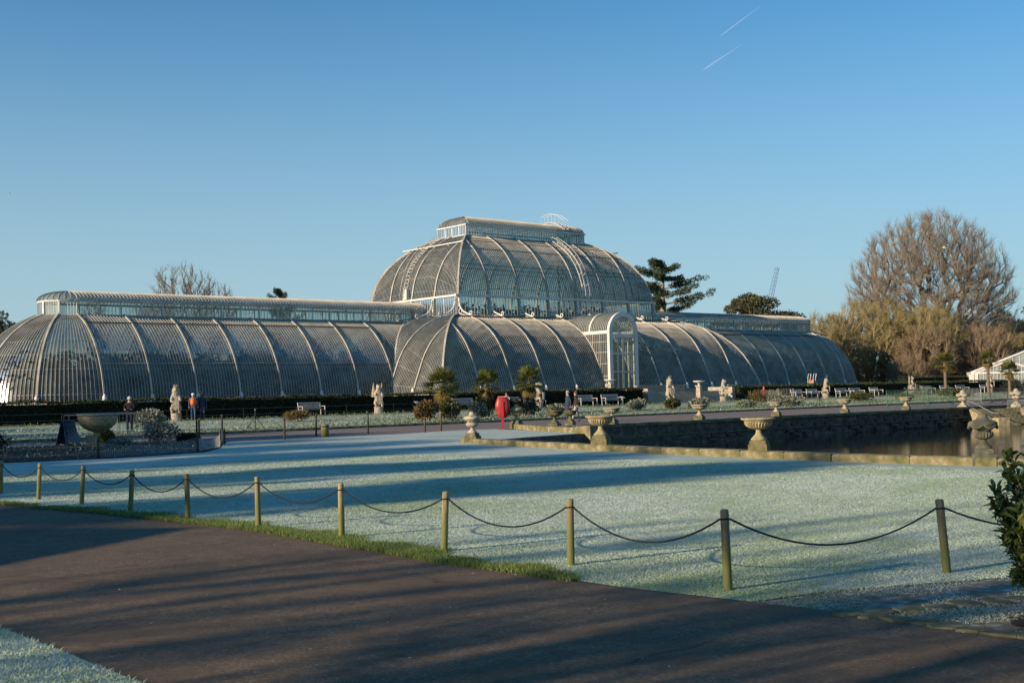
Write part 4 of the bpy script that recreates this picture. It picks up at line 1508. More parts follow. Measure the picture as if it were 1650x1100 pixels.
# trees standing to the left, outside the view, that shade the lawn and path
def shade_tree(loc, H, w, label, z0=.3, nb=34, n=9000, mat='ever', seed=1):
    t = thing('evergreen_tree', loc, label, 'tree', 0, 'evergreen trees to the left of the lawn')
    random.seed(seed)
    mb = MB(); mb.tube([(0, 0, -.3), (0, .1, H * .5), (.1, 0, H * .85)], [.45, .35, .12], 7); mb.build('trunk', 'bark', t, True)
    blobs = []
    for i in range(nb):
        z = H * random.uniform(z0, .95)
        ww = w * math.sqrt(max(.08, 1 - ((z / H - z0) / (1 - z0)) ** 1.6))
        a, r_ = random.uniform(0, 2 * PI), math.sqrt(random.random()) * ww
        blobs.append(((math.cos(a) * r_, math.sin(a) * r_, z), (1.3, 1.3, 1.0)))
    foliage('crown', mat, t, blobs, n, .8, .5)
    return t


def qpos(q, x):
    return (x, (q - .1219 * x) / .9925, 0)


k = 0
for q, x, H, w_, nm in [(-89.9, -112, 14.4, 1.6, 'first evergreen from the path'), (-84.0, -113, 14.8, 2.4, 'second evergreen from the path'), (-76.9, -113, 15.2, 2.9, 'third evergreen from the path'),
                        (-71.6, -114, 15.8, 3.2, 'fourth evergreen from the path'), (-66.2, -113, 16, 3.2, 'fifth evergreen from the path'), (-60.6, -114, 17, 3.2, 'sixth evergreen from the path'),
                        (-55, -114, 17, 3.2, 'seventh evergreen from the path'), (-48.6, -113, 16, 3.2, 'eighth evergreen from the path'), (-41.2, -112, 15, 2.8, 'last evergreen of the row')]:
    k += 1
    shade_tree(qpos(q, x), H, w_, nm + ' in the row to the left of the lawn', .25, 44, 2000, seed=20 + k)
for q, x, lab in [(-99.0, -104, 'slender bare tree beyond the shelter casting faint streaks on the path'), (-103.4, -94, 'small bare tree left of the path casting streaky shade, nearer the camera'), (-106.6, -97.5, 'small bare tree left of the path casting streaky shade, farther one')]:
    k_ = x < -100
    P, d = ell_points(130 if k_ else 300, (0, 0, 7.4 if k_ else 5.6), (2.6, 2.6, 3.2) if k_ else (3.0, 2.7, 3.6), .25)
    P = P[P[:, 2] > 2.0]
    make_bare('bare_tree', lab, qpos(q, x), P, [[(0, 0, -.3), (0, 0, 1.2), (.1, 0, 2.6), (.2, .2, 4.4)], [(0, 0, 1.4), (.3, -.9, 3.2), (.3, -1.4, 5)], [(0, 0, 1.5), (-.2, .9, 3.2), (-.2, 1.5, 5)]], 'bark', 'twig', twig_r=.016, thick=.06, tip_r=.026, twig=(.8, 2 if k_ else 4), trunk_r=.17, curve=.5)


# ------------------------------------------------------------------ hedges
def hedge(x0, x1, y0, y1, z0, z1, label, n, name='hedge'):
    cx_, cy_ = (x0 + x1) / 2, (y0 + y1) / 2
    t = thing(name, (cx_, cy_, z0), label, 'hedge')
    mb = MB()
    xs_ = np.linspace(x0, x1, max(3, int((x1 - x0) / 2)))
    for a, b_ in zip(xs_, xs_[1:]):
        j = random.uniform(-.05, .05)
        mb.box(((a + b_) / 2 - cx_, j, -.05), (b_ - a + .05, y1 - y0 - .2, z1 - z0 - .08 + random.uniform(-.03, .03)))
    mb.build('branches', 'hedge_core', t)
    f_ = int(n * .62)
    wob = lambda X: .05 * np.sin(X * 1.7) + .04 * np.sin(X * .63 + 1)
    X = rng.uniform(x0, x1, f_)
    F_ = np.stack([X - cx_, np.full(f_, y0 - cy_) + rng.normal(0, .05, f_) + .1, rng.uniform(0, z1 - z0 + .0, f_)], 1)
    X = rng.uniform(x0, x1, n - f_)
    T_ = np.stack([X - cx_, rng.uniform(y0 - cy_, y1 - cy_, n - f_), np.full(n - f_, z1 - z0 - .06) + rng.normal(0, .03, n - f_) + wob(X)], 1)
    e = int(n * .03)
    E_ = np.concatenate([np.stack([np.full(e, xx - cx_) + rng.normal(0, .04, e), rng.uniform(y0 - cy_, y1 - cy_, e), rng.uniform(0, z1 - z0, e)], 1) for xx in (x0, x1)])
    C = np.concatenate([F_, T_, E_])
    V, Fc = leaf_quads(C, .13, .35, .5, np.concatenate([np.tile([[0, -.6, .3]], (f_, 1)), np.tile([[0, 0, .9]], (n - f_, 1)), np.tile([[0, 0, .3]], (2 * e, 1))]))
    link('foliage', np_mesh('foliage', V, Fc), 'hedge', t)
    return t


hedge(-72, -5.6, -24, -22.2, .3, 1.66, 'long dark clipped hedge in front of the glasshouse, left of the steps', 46000)
hedge(7.6, 92, -24, -22.2, .3, 1.66, 'long dark clipped hedge right of the steps', 30000)
hedge(52, 92, -14, -12.5, 1.3, 2.35, 'distant low hedge strip beyond the right end of the glasshouse', 6000)


# ------------------------------------------------------------------ rope fence
POSTS = [(-76.15, -76.01, .60, .03), (-76.13, -77.98, .61, .05), (-76.01, -79.66, .62, .055), (-75.97, -81.54, .61, .05), (-75.93, -83.43, .62, -.02), (-75.79, -85.19, .64, -.012),
         (-75.70, -87.04, .63, .0), (-75.64, -88.96, .62, .045), (-75.44, -90.70, .62, .012), (-75.56, -92.72, .65, -.02), (-73.60, -93.51, .63, -.07), (-71.6, -94.3, .63, 0.02), (-76.2, -73.9, .6, .02)]
ORD = ['first', 'second', 'third', 'fourth', 'fifth', 'sixth', 'seventh', 'eighth', 'ninth']
plabels = [f'{w} mossy timber post from the left in the near rope fence' for w in ORD] + ['dark timber corner post of the near rope fence, tallest in view', 'leaning green-stained timber post right of the corner post', 'timber post of the rope fence hidden behind the glossy shrub', 'timber post of the rope fence just outside the left edge']
rside = Vector((rt.x, rt.y, 0))
tops = []
for (x, y, h, ln), lab in zip(POSTS, plabels):
    t = thing('fence_post', (x, y, 0), lab, 'post', 0, 'posts of the near rope fence')
    mb = MB()
    r_ = .036
    n = 14
    vs, fs = [], []
    prof = [(r_ * 1.02, -.05), (r_ * 1.03, .05), (r_, .2), (r_ * .99, .35), (r_ * .985, .5), (r_ * .98, h - .02), (r_ * .9, h), (r_ * .5, h + .004)]
    ph = random.uniform(0, 6)
    for (rr, z) in prof:
        for k in range(n):
            w_ = 2 * PI * k / n
            q = rr * (1 + .035 * math.sin(3 * w_ + ph + z * 2) + .02 * math.sin(7 * w_ + ph))
            off = rside * (ln * z)
            vs.append((q * math.cos(w_) + off.x, q * math.sin(w_) + off.y, z))
    for j in range(len(prof) - 1):
        for k in range(n): fs.append((j * n + k, j * n + (k + 1) % n, (j + 1) * n + (k + 1) % n, (j + 1) * n + k))
    fs.append(tuple((len(prof) - 1) * n + k for k in range(n)))
    mb.add(vs, fs)
    mb.build('timber', 'post', t, True)
    zt = h - .075
    c_ = rside * (ln * zt) + Vector((0, 0, zt))
    mb = MB(); mb.tube([c_ + Vector((.041 * math.cos(a), .041 * math.sin(a), .004 * math.sin(2 * a))) for a in np.linspace(0, 2 * PI, 15)], .007, 6, False)
    mb.build('rope_loop', 'rope', t, True)
    tops.append(Vector((x, y, 0)) + c_)
seq = [12] + list(range(12))
sags = [.2, .19, .19, .18, .21, .22, .2, .20, .235, .255, .26, .22, .2]
for i, (a, b_) in enumerate(zip(seq, seq[1:])):
    p, q = tops[a], tops[b_]
    d = (q - p).normalized() * .045
    pts = []
    for s_ in np.linspace(0, 1, 18):
        v_ = (p + d).lerp(q - d, s_)
        v_.z -= sags[i] * 4 * s_ * (1 - s_)
        pts.append(v_ - p)
    mb = MB(); mb.tube(pts, .0085, 6)
    names = ['the left frame edge and the first post'] + [f'the {ORD[k]} and {ORD[k + 1]} posts' for k in range(8)] + ['the ninth post and the corner post', 'the corner post and the leaning post', 'the leaning post and the shrub', 'the shrub and beyond']
    o = mb.build('rope', 'rope', None, True, loc=p)
    prep(o, f'sagging black rope between {names[i]} of the near fence', 'rope', 'ropes of the near fence')


# ------------------------------------------------------------------ urns
def tazza(label, loc, s=1.0, mat='stone_yellow', plinth=.28, rz=.3, group='stone tazza urns round the pond', w=1.0, fill=False, pm='stone_moss'):
    t = thing('stone_urn', loc, label, 'urn', rz, group)
    mb = MB(); mb.bevbox((0, 0, 0), (.40 * s, .40 * s, plinth * .8), .02 * s); mb.bevbox((0, 0, plinth * .8), (.35 * s, .35 * s, plinth * .2), .02 * s)
    mb.build('plinth', pm, t)
    z = plinth
    pr = [(.17, 0), (.17, .03), (.145, .05), (.115, .085), (.075, .13), (.058, .17), (.06, .215), (.075, .235)]
    mb = MB(); mb.lathe([(r_ * s, z + h_ * s) for r_, h_ in pr], 20); mb.build('foot', mat, t, True)
    pr = [(.06, .228), (.13, .24), (.20, .262), (.26, .30), (.295, .345), (.305, .385)]
    mb = MB(); mb.lathe([(r_ * s * w, z + h_ * s) for r_, h_ in pr], 56, flute=(28, .09, 1, 4)); mb.build('bowl', mat, t)
    pr = [(.29, .375), (.30, .40), (.325, .425), (.365, .44), (.375, .458), (.37, .475), (.34, .478), (.29, .45), (.1, .42)]
    mb = MB(); mb.lathe([(r_ * s * w, z + h_ * s) for r_, h_ in pr], 40); mb.build('rim', mat, t, True)
    if fill:
        P, d = ell_points(420, (0, 0, z + .47 * s), (.34 * s, .34 * s, .09), .2)
        V, Fc = leaf_quads(P, .1, .5, .3)
        link('plants', np_mesh('plants', V, Fc), 'shrub_frost', t)
    return t


def lidded(label, loc, s=1.0, mat='stone', plinth=.3, rz=.3, group='lidded stone urns round the pond', swag=True, pm='stone_moss', drape=None):
    t = thing('stone_urn', loc, label, 'urn', rz, group)
    mb = MB(); mb.bevbox((0, 0, 0), (.42 * s, .42 * s, plinth * .72), .02 * s); mb.bevbox((0, 0, plinth * .72), (.34 * s, .34 * s, plinth * .28), .03 * s)
    mb.build('plinth', pm, t)
    z = plinth
    mb = MB(); mb.lathe([(r_ * s, z + h_ * s) for r_, h_ in [(.16, 0), (.15, .03), (.11, .07), (.06, .12), (.05, .15), (.06, .17)]], 18); mb.build('foot', mat, t, True)
    mb = MB(); mb.lathe([(r_ * s, z + h_ * s) for r_, h_ in [(.06, .165), (.13, .19), (.185, .235), (.195, .28), (.17, .315)]], 40, flute=(20, .08, 1, 3)); mb.build('bowl', mat, t)
    mb = MB(); mb.lathe([(r_ * s, z + h_ * s) for r_, h_ in [(.15, .31), (.145, .34), (.19, .385), (.255, .42), (.27, .47), (.245, .51), (.17, .535), (.12, .55), (.105, .58), (.09, .60), (.085, .64), (.05, .66), (.02, .665)]], 26); mb.build('lid', mat, t, True)
    if swag:
        for k in range(6):
            a0 = k * PI / 3
            pts = [(math.cos(a0 + u * PI / 3) * (.268 - .02 * math.sin(u * PI)) * s, math.sin(a0 + u * PI / 3) * (.268 - .02 * math.sin(u * PI)) * s, z + (.455 - .06 * math.sin(u * PI)) * s) for u in np.linspace(0, 1, 9)]
            mb = MB(); mb.tube(pts, [.018 * s + .016 * s * math.sin(u * PI) for u in np.linspace(0, 1, 9)], 7); mb.build('swag', mat, t, True)
    if drape:
        P, d = ell_points(260, (0, 0, z + .46 * s), (.28 * s, .28 * s, .14 * s), .8)
        V, Fc = leaf_quads(P, .07, -.9, .3)
        link('moss', np_mesh('moss', V, Fc), drape, t)
    return t


tazza('yellow stone tazza urn on the near pond kerb, first right of the mossy urn', (-60.2, -75.3, .0), 1.1, 'stone_yellow', .42, .5, pm='kerb')
tazza('yellow stone tazza urn on the near pond kerb, second right of the mossy urn', (-60.75, -81.15, .0), 1.08, 'stone_yellow', .40, .5, pm='kerb')
lidded('large grey-green lidded urn with swags at the right end of the near kerb', (-60.9, -86.8, .0), 1.03, 'urn_shaded', .33, .55, pm='urn_shaded')
lidded('mossy lidded urn at the left end of the near pond kerb', (-58.75, -67.75, .0), 1.04, 'stone', .34, .5, swag=False, drape='bedgreen')
lidded('lidded urn with hanging moss beside the red lifebuoy', (-48.1, -57.3, .0), 1.08, 'stone_yellow', .36, .4, swag=False, drape='shrub_frost')
tazza('dark flat tazza urn left of the two walkers, front of a pair', (-48.4, -60.2, .15), 1.12, 'stone_moss', .12, .4)
tazza('dark flat tazza urn close behind the walkers, rear of a pair', (-46.3, -58.9, .1), .95, 'stone_moss', .2, .4)
UY = -60.35
for x, lab, fl in [(-45.1, 'stone tazza urn on the far pond wall right of the walkers', 0), (-39.3, 'pale tazza urn on the far pond wall, second from the walkers', 0), (-33.5, 'pale tazza urn planted with tufts on the far pond wall', 1), (-27.65, 'pale tazza urn on the far pond wall, fourth from the walkers', 0), (-21.8, 'pale tazza urn nearest the water stairs on the far wall', 0)]:
    tazza(lab, (x, UY, .12), 1.08, 'stone', .20, .35, fill=bool(fl))
lidded('pale lidded urn at the left head of the water stairs', (-15.3, -60.1, .0), 1.35, 'stone', .22, .3, pm='stone')
lidded('pale lidded urn at the right head of the water stairs', (-12.3, -61.9, .02), 1.35, 'stone', .22, .3, pm='stone')

# the two white bowls on pedestals beside the steps
for x, y, lab in [(-5.2, -19.5, 'white stone bowl on a pedestal left of the steps'), (2.6, -23.3, 'white stone bowl on a tall pedestal right of the steps')]:
    t = thing('pedestal_bowl', (x, y, .3 if y < -22 else 1.3), lab, 'urn', .2)
    k = 1.25 if y < -22 else .55
    mb = MB(); mb.bevbox((0, 0, 0), (.62, .62, .2), .03); mb.box((0, 0, .2), (.46, .46, k), 0, .08); mb.bevbox((0, 0, .2 + k), (.56, .56, .12), .03); mb.build('pedestal', 'statue', t)
    mb = MB(); mb.lathe([(.12, .3 + k), (.08, .4 + k), (.12, .48 + k), (.3, .54 + k), (.5, .62 + k), (.56, .68 + k), (.52, .72 + k), (.1, .66 + k)], 24); mb.build('bowl', 'white', t, True)


# ------------------------------------------------------------------ skinned figures
def skin_mesh(name, verts, edges, radii, root=0, sub=2):
    me = bpy.data.meshes.new(name)
    me.from_pydata(verts, edges, [])
    o = bpy.data.objects.new(name, me)
    COL.objects.link(o)
    sk = o.modifiers.new('s', 'SKIN')
    sk.use_smooth_shade = True
    for i, r_ in enumerate(radii):
        v_ = me.skin_vertices[0].data[i]
        v_.radius = (r_, r_) if not isinstance(r_, tuple) else r_
        v_.use_root = i == root
    if sub:
        s_ = o.modifiers.new('u', 'SUBSURF')
        s_.levels = sub
        s_.render_levels = sub
    dg = bpy.context.evaluated_depsgraph_get()
    res = bpy.data.meshes.new_from_object(o.evaluated_get(dg))
    bpy.data.objects.remove(o)
    res.name = name
    for p in res.polygons: p.use_smooth = True
    return res


CL = {}


def col(c):
    key = tuple(c)
    if key not in CL: CL[key] = cloth('cloth_%d' % len(CL), c)
    return CL[key]


def person(label, loc, rz, coat, legs, shoes=(.03, .03, .03), hat=None, hair=(.08, .05, .03), h=1.7, stride=.0, sit=False, arm='down', long_coat=False, group=None):
    """faces local -Y"""
    V, E, R = [], [], []
    def add(p, r_, par=None):
        V.append(p); R.append(r_)
        if par is not None: E.append((par, len(V) - 1))
        return len(V) - 1
    dz = -.43 if sit else 0
    pel = add((0, .0, .95 + dz), (.15, .11))
    ch = add((0, 0, 1.18 + dz), (.15, .105), pel)
    up_ = add((0, .0, 1.36 + dz), (.165, .10), ch)
    nk = add((0, -.01, 1.475 + dz), .055, up_)
    hd = add((0, -.015, 1.575 + dz), (.072, .085), nk)
    ht = add((0, -.01, 1.655 + dz), (.062, .07), hd)
    nose = add((0, -.105, 1.575 + dz), .014, hd)
    hands = []
    for s_ in (-1, 1):
        sh = add((s_ * .19, 0, 1.395 + dz), .065, up_)
        sw = s_ * stride * .45
        if arm == 'front' or sit:
            el = add((s_ * .24, -.10, 1.16 + dz), .048, sh); wr = add((s_ * .15, -.27, 1.12 + dz), .034, el); d = Vector((-s_ * .4, -.8, -.1))
        else:
            el = add((s_ * .245, .03 + sw * .3, 1.13 + dz), .048, sh); wr = add((s_ * .25, -.04 + sw, .90 + dz), .034, el); d = Vector((0, -.12, -1))
        d.normalize()
        w0 = Vector(V[wr])
        pm = add(tuple(w0 + d * .06), (.036, .022), wr)
        sidev = d.cross(Vector((1, 0, 0))).normalized() if abs(d.x) < .9 else Vector((0, 0, 1))
        for k in range(4):
            L = (.06, .072, .066, .052)[k]
            a = add(tuple(w0 + d * .10 + sidev * (.03 - .02 * k)), .0095, pm)
            b1 = add(tuple(w0 + d * (.10 + L * .55) + sidev * (.031 - .02 * k)), .009, a)
            add(tuple(w0 + d * (.10 + L * .95) + sidev * (.029 - .02 * k) + Vector((-s_ * .012, 0, 0))), .0075, b1)
        a = add(tuple(w0 + d * .04 + sidev * .036), .011, pm)
        add(tuple(w0 + d * .085 + sidev * .055), .009, a)
        hands.append(w0)
        if sit:
            hip = add((s_ * .10, -.03, .93 + dz), .10, pel); kn = add((s_ * .12, -.44, .92 + dz), .068, hip); an = add((s_ * .12, -.46, .10), .042, kn)
            add((s_ * .125, -.60, .04), .036, an)
        else:
            f_ = s_ * stride
            hip = add((s_ * .095, 0, .90), .098, pel); kn = add((s_ * .10, -f_ * .5 - .03, .50), .066, hip); an = add((s_ * .10, -f_ + (.03 if f_ < 0 else 0), .10 + max(0, -f_) * .12), .042, kn)
            add((s_ * .11, -f_ - .14, .035 + max(0, -f_) * .04), .034, an)
    me = skin_mesh('body', V, E, R, 0, 1)
    sc_ = h / 1.72
    root = thing('person', loc, label, 'person', rz, group)
    root.scale = (sc_,) * 3
    o = link('body', me, [col(coat), col(legs), M['skin'], col(shoes)], root)
    for p in me.polygons:
        c_ = p.center
        zc = c_.z - dz
        m_ = 0
        if zc > 1.47: m_ = 2
        elif min((Vector(c_) - w - Vector((0, 0, 0))).length for w in hands) < .10 and (zc < .885 or arm == 'front' or sit) and ((Vector(c_) - min(hands, key=lambda w: (Vector(c_) - w).length)).length > .025): m_ = 2 if zc < .89 or abs(c_.y) > .27 else 0
        elif abs(c_.x) < .215 and zc < (.62 if long_coat else .90): m_ = 1
        if c_.z < .085: m_ = 3
        p.material_index = m_
    if long_coat:
        mb = MB(); mb.lathe([(.165, 1.0 + dz), (.185, .85 + dz), (.20, .66 + dz), (.19, .64 + dz)], 14); mb.build('coat_skirt', col(coat), root, True)
    if hat:
        mb = MB(); mb.lathe([(.098, 1.60 + dz), (.105, 1.635 + dz), (.10, 1.69 + dz), (.075, 1.735 + dz), (.03, 1.755 + dz)], 14, (0, 0, 0)); mb.build('hat', col(hat), root, True)
    else:
        mb = MB(); mb.lathe([(.05, 1.50 + dz), (.09, 1.56 + dz), (.1, 1.64 + dz), (.08, 1.71 + dz), (.03, 1.735 + dz)], 14, (0, .02, 0)); mb.build('hair', col(hair), root, True)
    mb = MB()
    for s_ in (-1, 1): mb.lathe([(.004, -.01), (.010, -.004), (.010, .004), (.004, .01)], 6, (s_ * .032, -.094, 1.60 + dz))
    mb.build('eyes', col((.02, .02, .02)), root)
    return root


def face_dir(dx, dy):
    return math.atan2(dx, -dy)      # rotation that turns local -Y to (dx, dy)


HZP = .3
person('person in a white hat walking away with an orange backpack', (-50.0, -28.3, gz(-28.3)), face_dir(.5, 1), (.10, .12, .15), (.06, .10, .17), (.5, .5, .5), (.75, .74, .72), h=1.7, stride=.2)
bpk = thing('backpack', (-50.08, -28.5, gz(-28.3) + 1.08), 'orange backpack on the walker in the white hat', 'backpack', face_dir(.5, 1))
bpm = mat_var('orange_nylon', (.55, .10, .03), (.72, .16, .05), 6, .6)
mb = MB(); mb.lathe([(.10, -.12), (.17, -.08), (.19, .05), (.18, .2), (.15, .3), (.06, .36)], 12, (0, .12, 0)); mb.build('bag', bpm, bpk, True)
mb = MB(); mb.lathe([(.06, -.08), (.12, -.05), (.13, .05), (.08, .1)], 10, (0, .25, 0)); mb.build('pocket', bpm, bpk, True)
mb = MB()
for s_ in (-1, 1): mb.tube([(s_ * .1, .0, .28), (s_ * .12, -.16, .30), (s_ * .12, -.2, .1), (s_ * .1, -.02, -.06)], .02, 5)
mb.build('strap', col((.05, .05, .05)), bpk, True)
person('person in dark blue walking beside the orange backpack', (-49.2, -27.9, gz(-28)), face_dir(.5, 1), (.03, .05, .10), (.05, .07, .11), (.3, .3, .3), None, h=1.72, stride=.2)
person('person in a long navy coat and blue bobble hat walking with a companion', (-41.3, -53.3, 0), face_dir(-.9, .25), (.035, .05, .10), (.05, .06, .09), (.35, .05, .03), (.25, .36, .42), h=1.62, stride=.14, long_coat=True)
person('person in a dark olive jacket and pale trousers walking behind the urns', (-40.1, -52.6, 0), face_dir(-.8, .5), (.035, .038, .028), (.42, .41, .39), (.10, .05, .04), None, (.10, .08, .06), 1.62, .24)
person('person in a white knitted hat standing at the barrier by the big bowl', (-59.75, -42.1, .1), face_dir(-.6, -.8), (.012, .013, .018), (.02, .02, .025), (.02, .02, .02), (.55, .53, .50), h=1.72, arm='front')
person('person in a white jacket sitting on the bench behind the palms', (-22.4, -25.45, .34), face_dir(-.25, -1), (.72, .72, .70), (.10, .10, .12), (.05, .05, .05), None, (.18, .08, .04), 1.66, sit=True)
person('small child in a blue snowsuit and white hat on the steps', (2.0, -20.4, 1.3), face_dir(.2, -1), (.05, .12, .25), (.06, .14, .27), (.1, .1, .1), (.8, .78, .74), h=1.15)
person('person in a red jacket sitting on the bench right of the steps', (7.4, -27.0, .32), face_dir(-.6, -.8), (.42, .04, .04), (.06, .07, .10), (.6, .6, .6), (.6, .1, .1), h=1.66, sit=True)


# ------------------------------------------------------------------ heraldic beast statues
def beast(label, loc, rz, variant, H=2.25, seed=0):
    """upright stone beast holding a shield, on a round plinth; faces local -Y"""
    random.seed(seed)
    t = thing('stone_statue', loc, label, 'statue', rz, 'stone beasts in front of the hedge')
    pz = .52
    k = (H - pz) / 1.75
    mb = MB(); mb.lathe([(.36, -.05), (.36, .08), (.32, .12), (.31, .42), (.34, .47), (.34, pz)], 16); mb.build('plinth', 'statue', t)
    V, E, R = [], [], []
    def add(p, r_, par=None):
        V.append((p[0] * k, p[1] * k, pz + p[2] * k)); R.append(tuple(a * k for a in r_) if isinstance(r_, tuple) else r_ * k)
        if par is not None: E.append((par, len(V) - 1))
        return len(V) - 1
    pel = add((0, .08, .30), (.26, .22))
    bel = add((0, .06, .62), (.23, .19), pel)
    che = add((0, .0, .95), (.27, .22), bel)
    nk = add((0, .0, 1.22), (.17, .17), che)
    hd = add((0, -.06, 1.44), (.15, .16), nk)
    mz = add((0, -.26, 1.40), (.09, .08), hd)
    add((0, -.33, 1.38), (.06, .05), mz)
    for s_ in (-1, 1):
        add((s_ * .13, .02, 1.60), .035, hd)
        sh = add((s_ * .22, -.05, .98), .12, che)
        el = add((s_ * .27, -.2, .70), .085, sh)
        pw_ = add((s_ * .15, -.33, .72), .075, el)
        add((s_ * .10, -.36, .66), .06, pw_)
        hp = add((s_ * .22, .02, .26), .17, pel)
        kn = add((s_ * .25, -.22, .34), .11, hp)
        ft = add((s_ * .22, -.18, .06), .085, kn)
        add((s_ * .22, -.34, .04), .07, ft)
    tl = add((0, .26, .10), .06, pel)
    t2 = add((.12, .36, .30), .045, tl)
    add((.10, .34, .62), .05, t2)
    me = skin_mesh('body', V, E, R, 0, 2)
    rs = np.array([v_.co for v_ in me.vertices])
    link('body', me, 'statue', t)
    mb = MB()
    poly = [(-.2, .78), (.2, .78), (.21, .5), (.14, .26), (0, .12), (-.14, .26), (-.21, .5)]
    mb.prism([(x * k, pz + z * k) for x, z in poly], -.46 * k, -.38 * k); mb.build('shield', 'statue', t)
    if 'crown' in variant:
        mb = MB(); mb.lathe([(.12 * k, 0), (.13 * k, .05 * k), (.12 * k, .07 * k)], 12, (0, -.04 * k, pz + 1.58 * k))
        for q in range(6):
            a = q * PI / 3
            mb.lathe([(.03 * k, 0), (.035 * k, .05 * k), (.01 * k, .12 * k)], 5, (.11 * k * math.cos(a), -.04 * k + .11 * k * math.sin(a), pz + 1.63 * k))
        mb.build('crown', 'stone_yellow', t)
    if 'mane' in variant:
        bl = []
        mb = MB()
        for q in range(16):
            a = 2 * PI * q / 16
            for zz_, rr in ((1.2, .17), (1.34, .16), (1.47, .14)):
                p = Vector((rr * math.cos(a) * k, (.03 + rr * math.sin(a)) * k, pz + zz_ * k))
                mb.tube([p + Vector((0, 0, .05 * k)), p * 1.0 + Vector((.05 * k * math.cos(a), .05 * k * math.sin(a), -.02 * k)), p + Vector((.04 * k * math.cos(a), .04 * k * math.sin(a), -.12 * k))], [.05 * k, .05 * k, .015 * k], 5)
        mb.build('mane', 'statue', t, True)
    if 'wings' in variant:
        for s_ in (-1, 1):
            mb = MB()
            for f_ in range(5):
                a0 = Vector((s_ * .16 * k, .14 * k, pz + (.95 - .06 * f_) * k))
                tip = Vector((s_ * (.30 + .045 * f_) * k, (.26 + .02 * f_) * k, pz + (1.72 - .22 * f_) * k))
                mb.tube([a0, a0.lerp(tip, .5) + Vector((s_ * .08 * k, 0, 0)), tip], [.06 * k, .085 * k, .03 * k], 5)
            mb.build('wing', 'stone_yellow', t, True)
    if 'horn' in variant:
        mb = MB(); mb.tube([(0, -.16 * k, pz + 1.5 * k), (0, -.22 * k, pz + 2.0 * k)], [.04 * k, .008 * k], 7); mb.build('horn', 'statue', t, True)
    return t


SY = -27.6
for x, var, H, rz, lab in [(-50.81, 'crown mane', 2.30, -.5, 'weathered stone beast statue left of the two hikers'), (-35.79, 'wings', 2.22, -.4, 'winged stone beast statue right of the lone bench'), (-20.9, 'mane', 2.2, .5, 'pale stone beast statue behind the third palm'),
                           (-6.02, 'crown mane', 2.4, -.3, 'crowned stone lion statue left of the steps'), (.95, '', 2.2, .7, 'slender stone beast statue right of the steps'), (16.1, 'horn', 2.1, .5, 'white stone unicorn statue beside the paired benches'),
                           (31.1, 'wings', 2.15, .6, 'white winged stone statue behind the green barrier'), (47.0, 'mane', 2.4, .4, 'white stone beast statue in front of the gabled glasshouse')]:
    beast(lab, (x, SY, .29), rz, var, H)


# ------------------------------------------------------------------ benches
def make_bench(label, loc, rz, L=1.9):
    t = thing('garden_bench', loc, label, 'bench', rz, 'wooden benches along the hedge')
    for s_ in (-1, 1):
        mb = MB(); mb.box((s_ * (L / 2 - .04), -.48, 0), (.07, .07, .64)); mb.build('leg', 'bench', t)
        mb = MB(); mb.tube([(s_ * (L / 2 - .04), 0, 0), (s_ * (L / 2 - .04), .02, .45), (s_ * (L / 2 - .04), .14, .94)], .042, 4); mb.build('leg', 'bench', t)
        mb = MB(); mb.box((s_ * (L / 2 - .04), -.24, .64), (.08, .60, .045)); mb.build('armrest', 'bench', t)
    for k in range(5):
        mb = MB(); mb.box((0, -.45 + k * .105, .42), (L - .12, .085, .025)); mb.build('seat_slat', 'bench', t)
    mb = MB(); mb.box((0, .128, .86), (L - .14, .045, .085)); mb.build('top_rail', 'bench', t)
    mb = MB(); mb.box((0, .04, .50), (L - .14, .04, .06)); mb.build('bottom_rail', 'bench', t)
    n = 17
    mb0 = MB(); mb0.add([(-.022, .03, .55), (.022, .03, .55), (.022, .05, .55), (-.022, .05, .55), (-.022, .115, .87), (.022, .115, .87), (.022, .135, .87), (-.022, .135, .87)], [(3, 2, 1, 0), (4, 5, 6, 7), (0, 1, 5, 4), (1, 2, 6, 5), (2, 3, 7, 6), (3, 0, 4, 7)])
    s0 = mb0.build('back_slat', 'bench', t)
    s0.location = (-(L - .3) / 2, 0, 0)
    for k in range(1, n):
        c_ = s0.copy(); COL.objects.link(c_); c_.parent = t; c_.location = (-(L - .3) / 2 + (L - .3) * k / (n - 1), 0, 0)
    return t


BY = -25.0
b0 = make_bench('lone wooden bench against the hedge behind the brown tufted shrub', (-40.0, BY - .4, .3), .06)
for x, rz, lab in [(-26.6, .0, 'wooden bench between the first and second palms'), (-21.9, .0, 'wooden bench with the seated person in white'), (-13.9, 0, 'left one of the two wooden benches right of the walkers'), (-11.0, -.05, 'right one of the two wooden benches right of the walkers'),
                   (10.2, .1, 'wooden bench behind the barrier frame right of the steps'), (14.5, .05, 'left bench of the pair beside the unicorn statue'), (17.0, .05, 'right bench of the pair beside the unicorn statue'), (21.8, 0, 'first wooden bench right of the unicorn statue'),
                   (24.2, 0, 'second wooden bench right of the unicorn statue'), (27.6, .1, 'third wooden bench right of the unicorn statue'), (37.6, 0, 'wooden bench behind the green barrier, leftmost'), (41.3, 0, 'wooden bench behind the green barrier, second from left'), (44.6, 0, 'wooden bench left of the statue by the gabled glasshouse'), (49.8, 0, 'wooden bench right of the statue by the gabled glasshouse')]:
    copy_tree(b0, (x, BY - .4, .3), rz, lab)


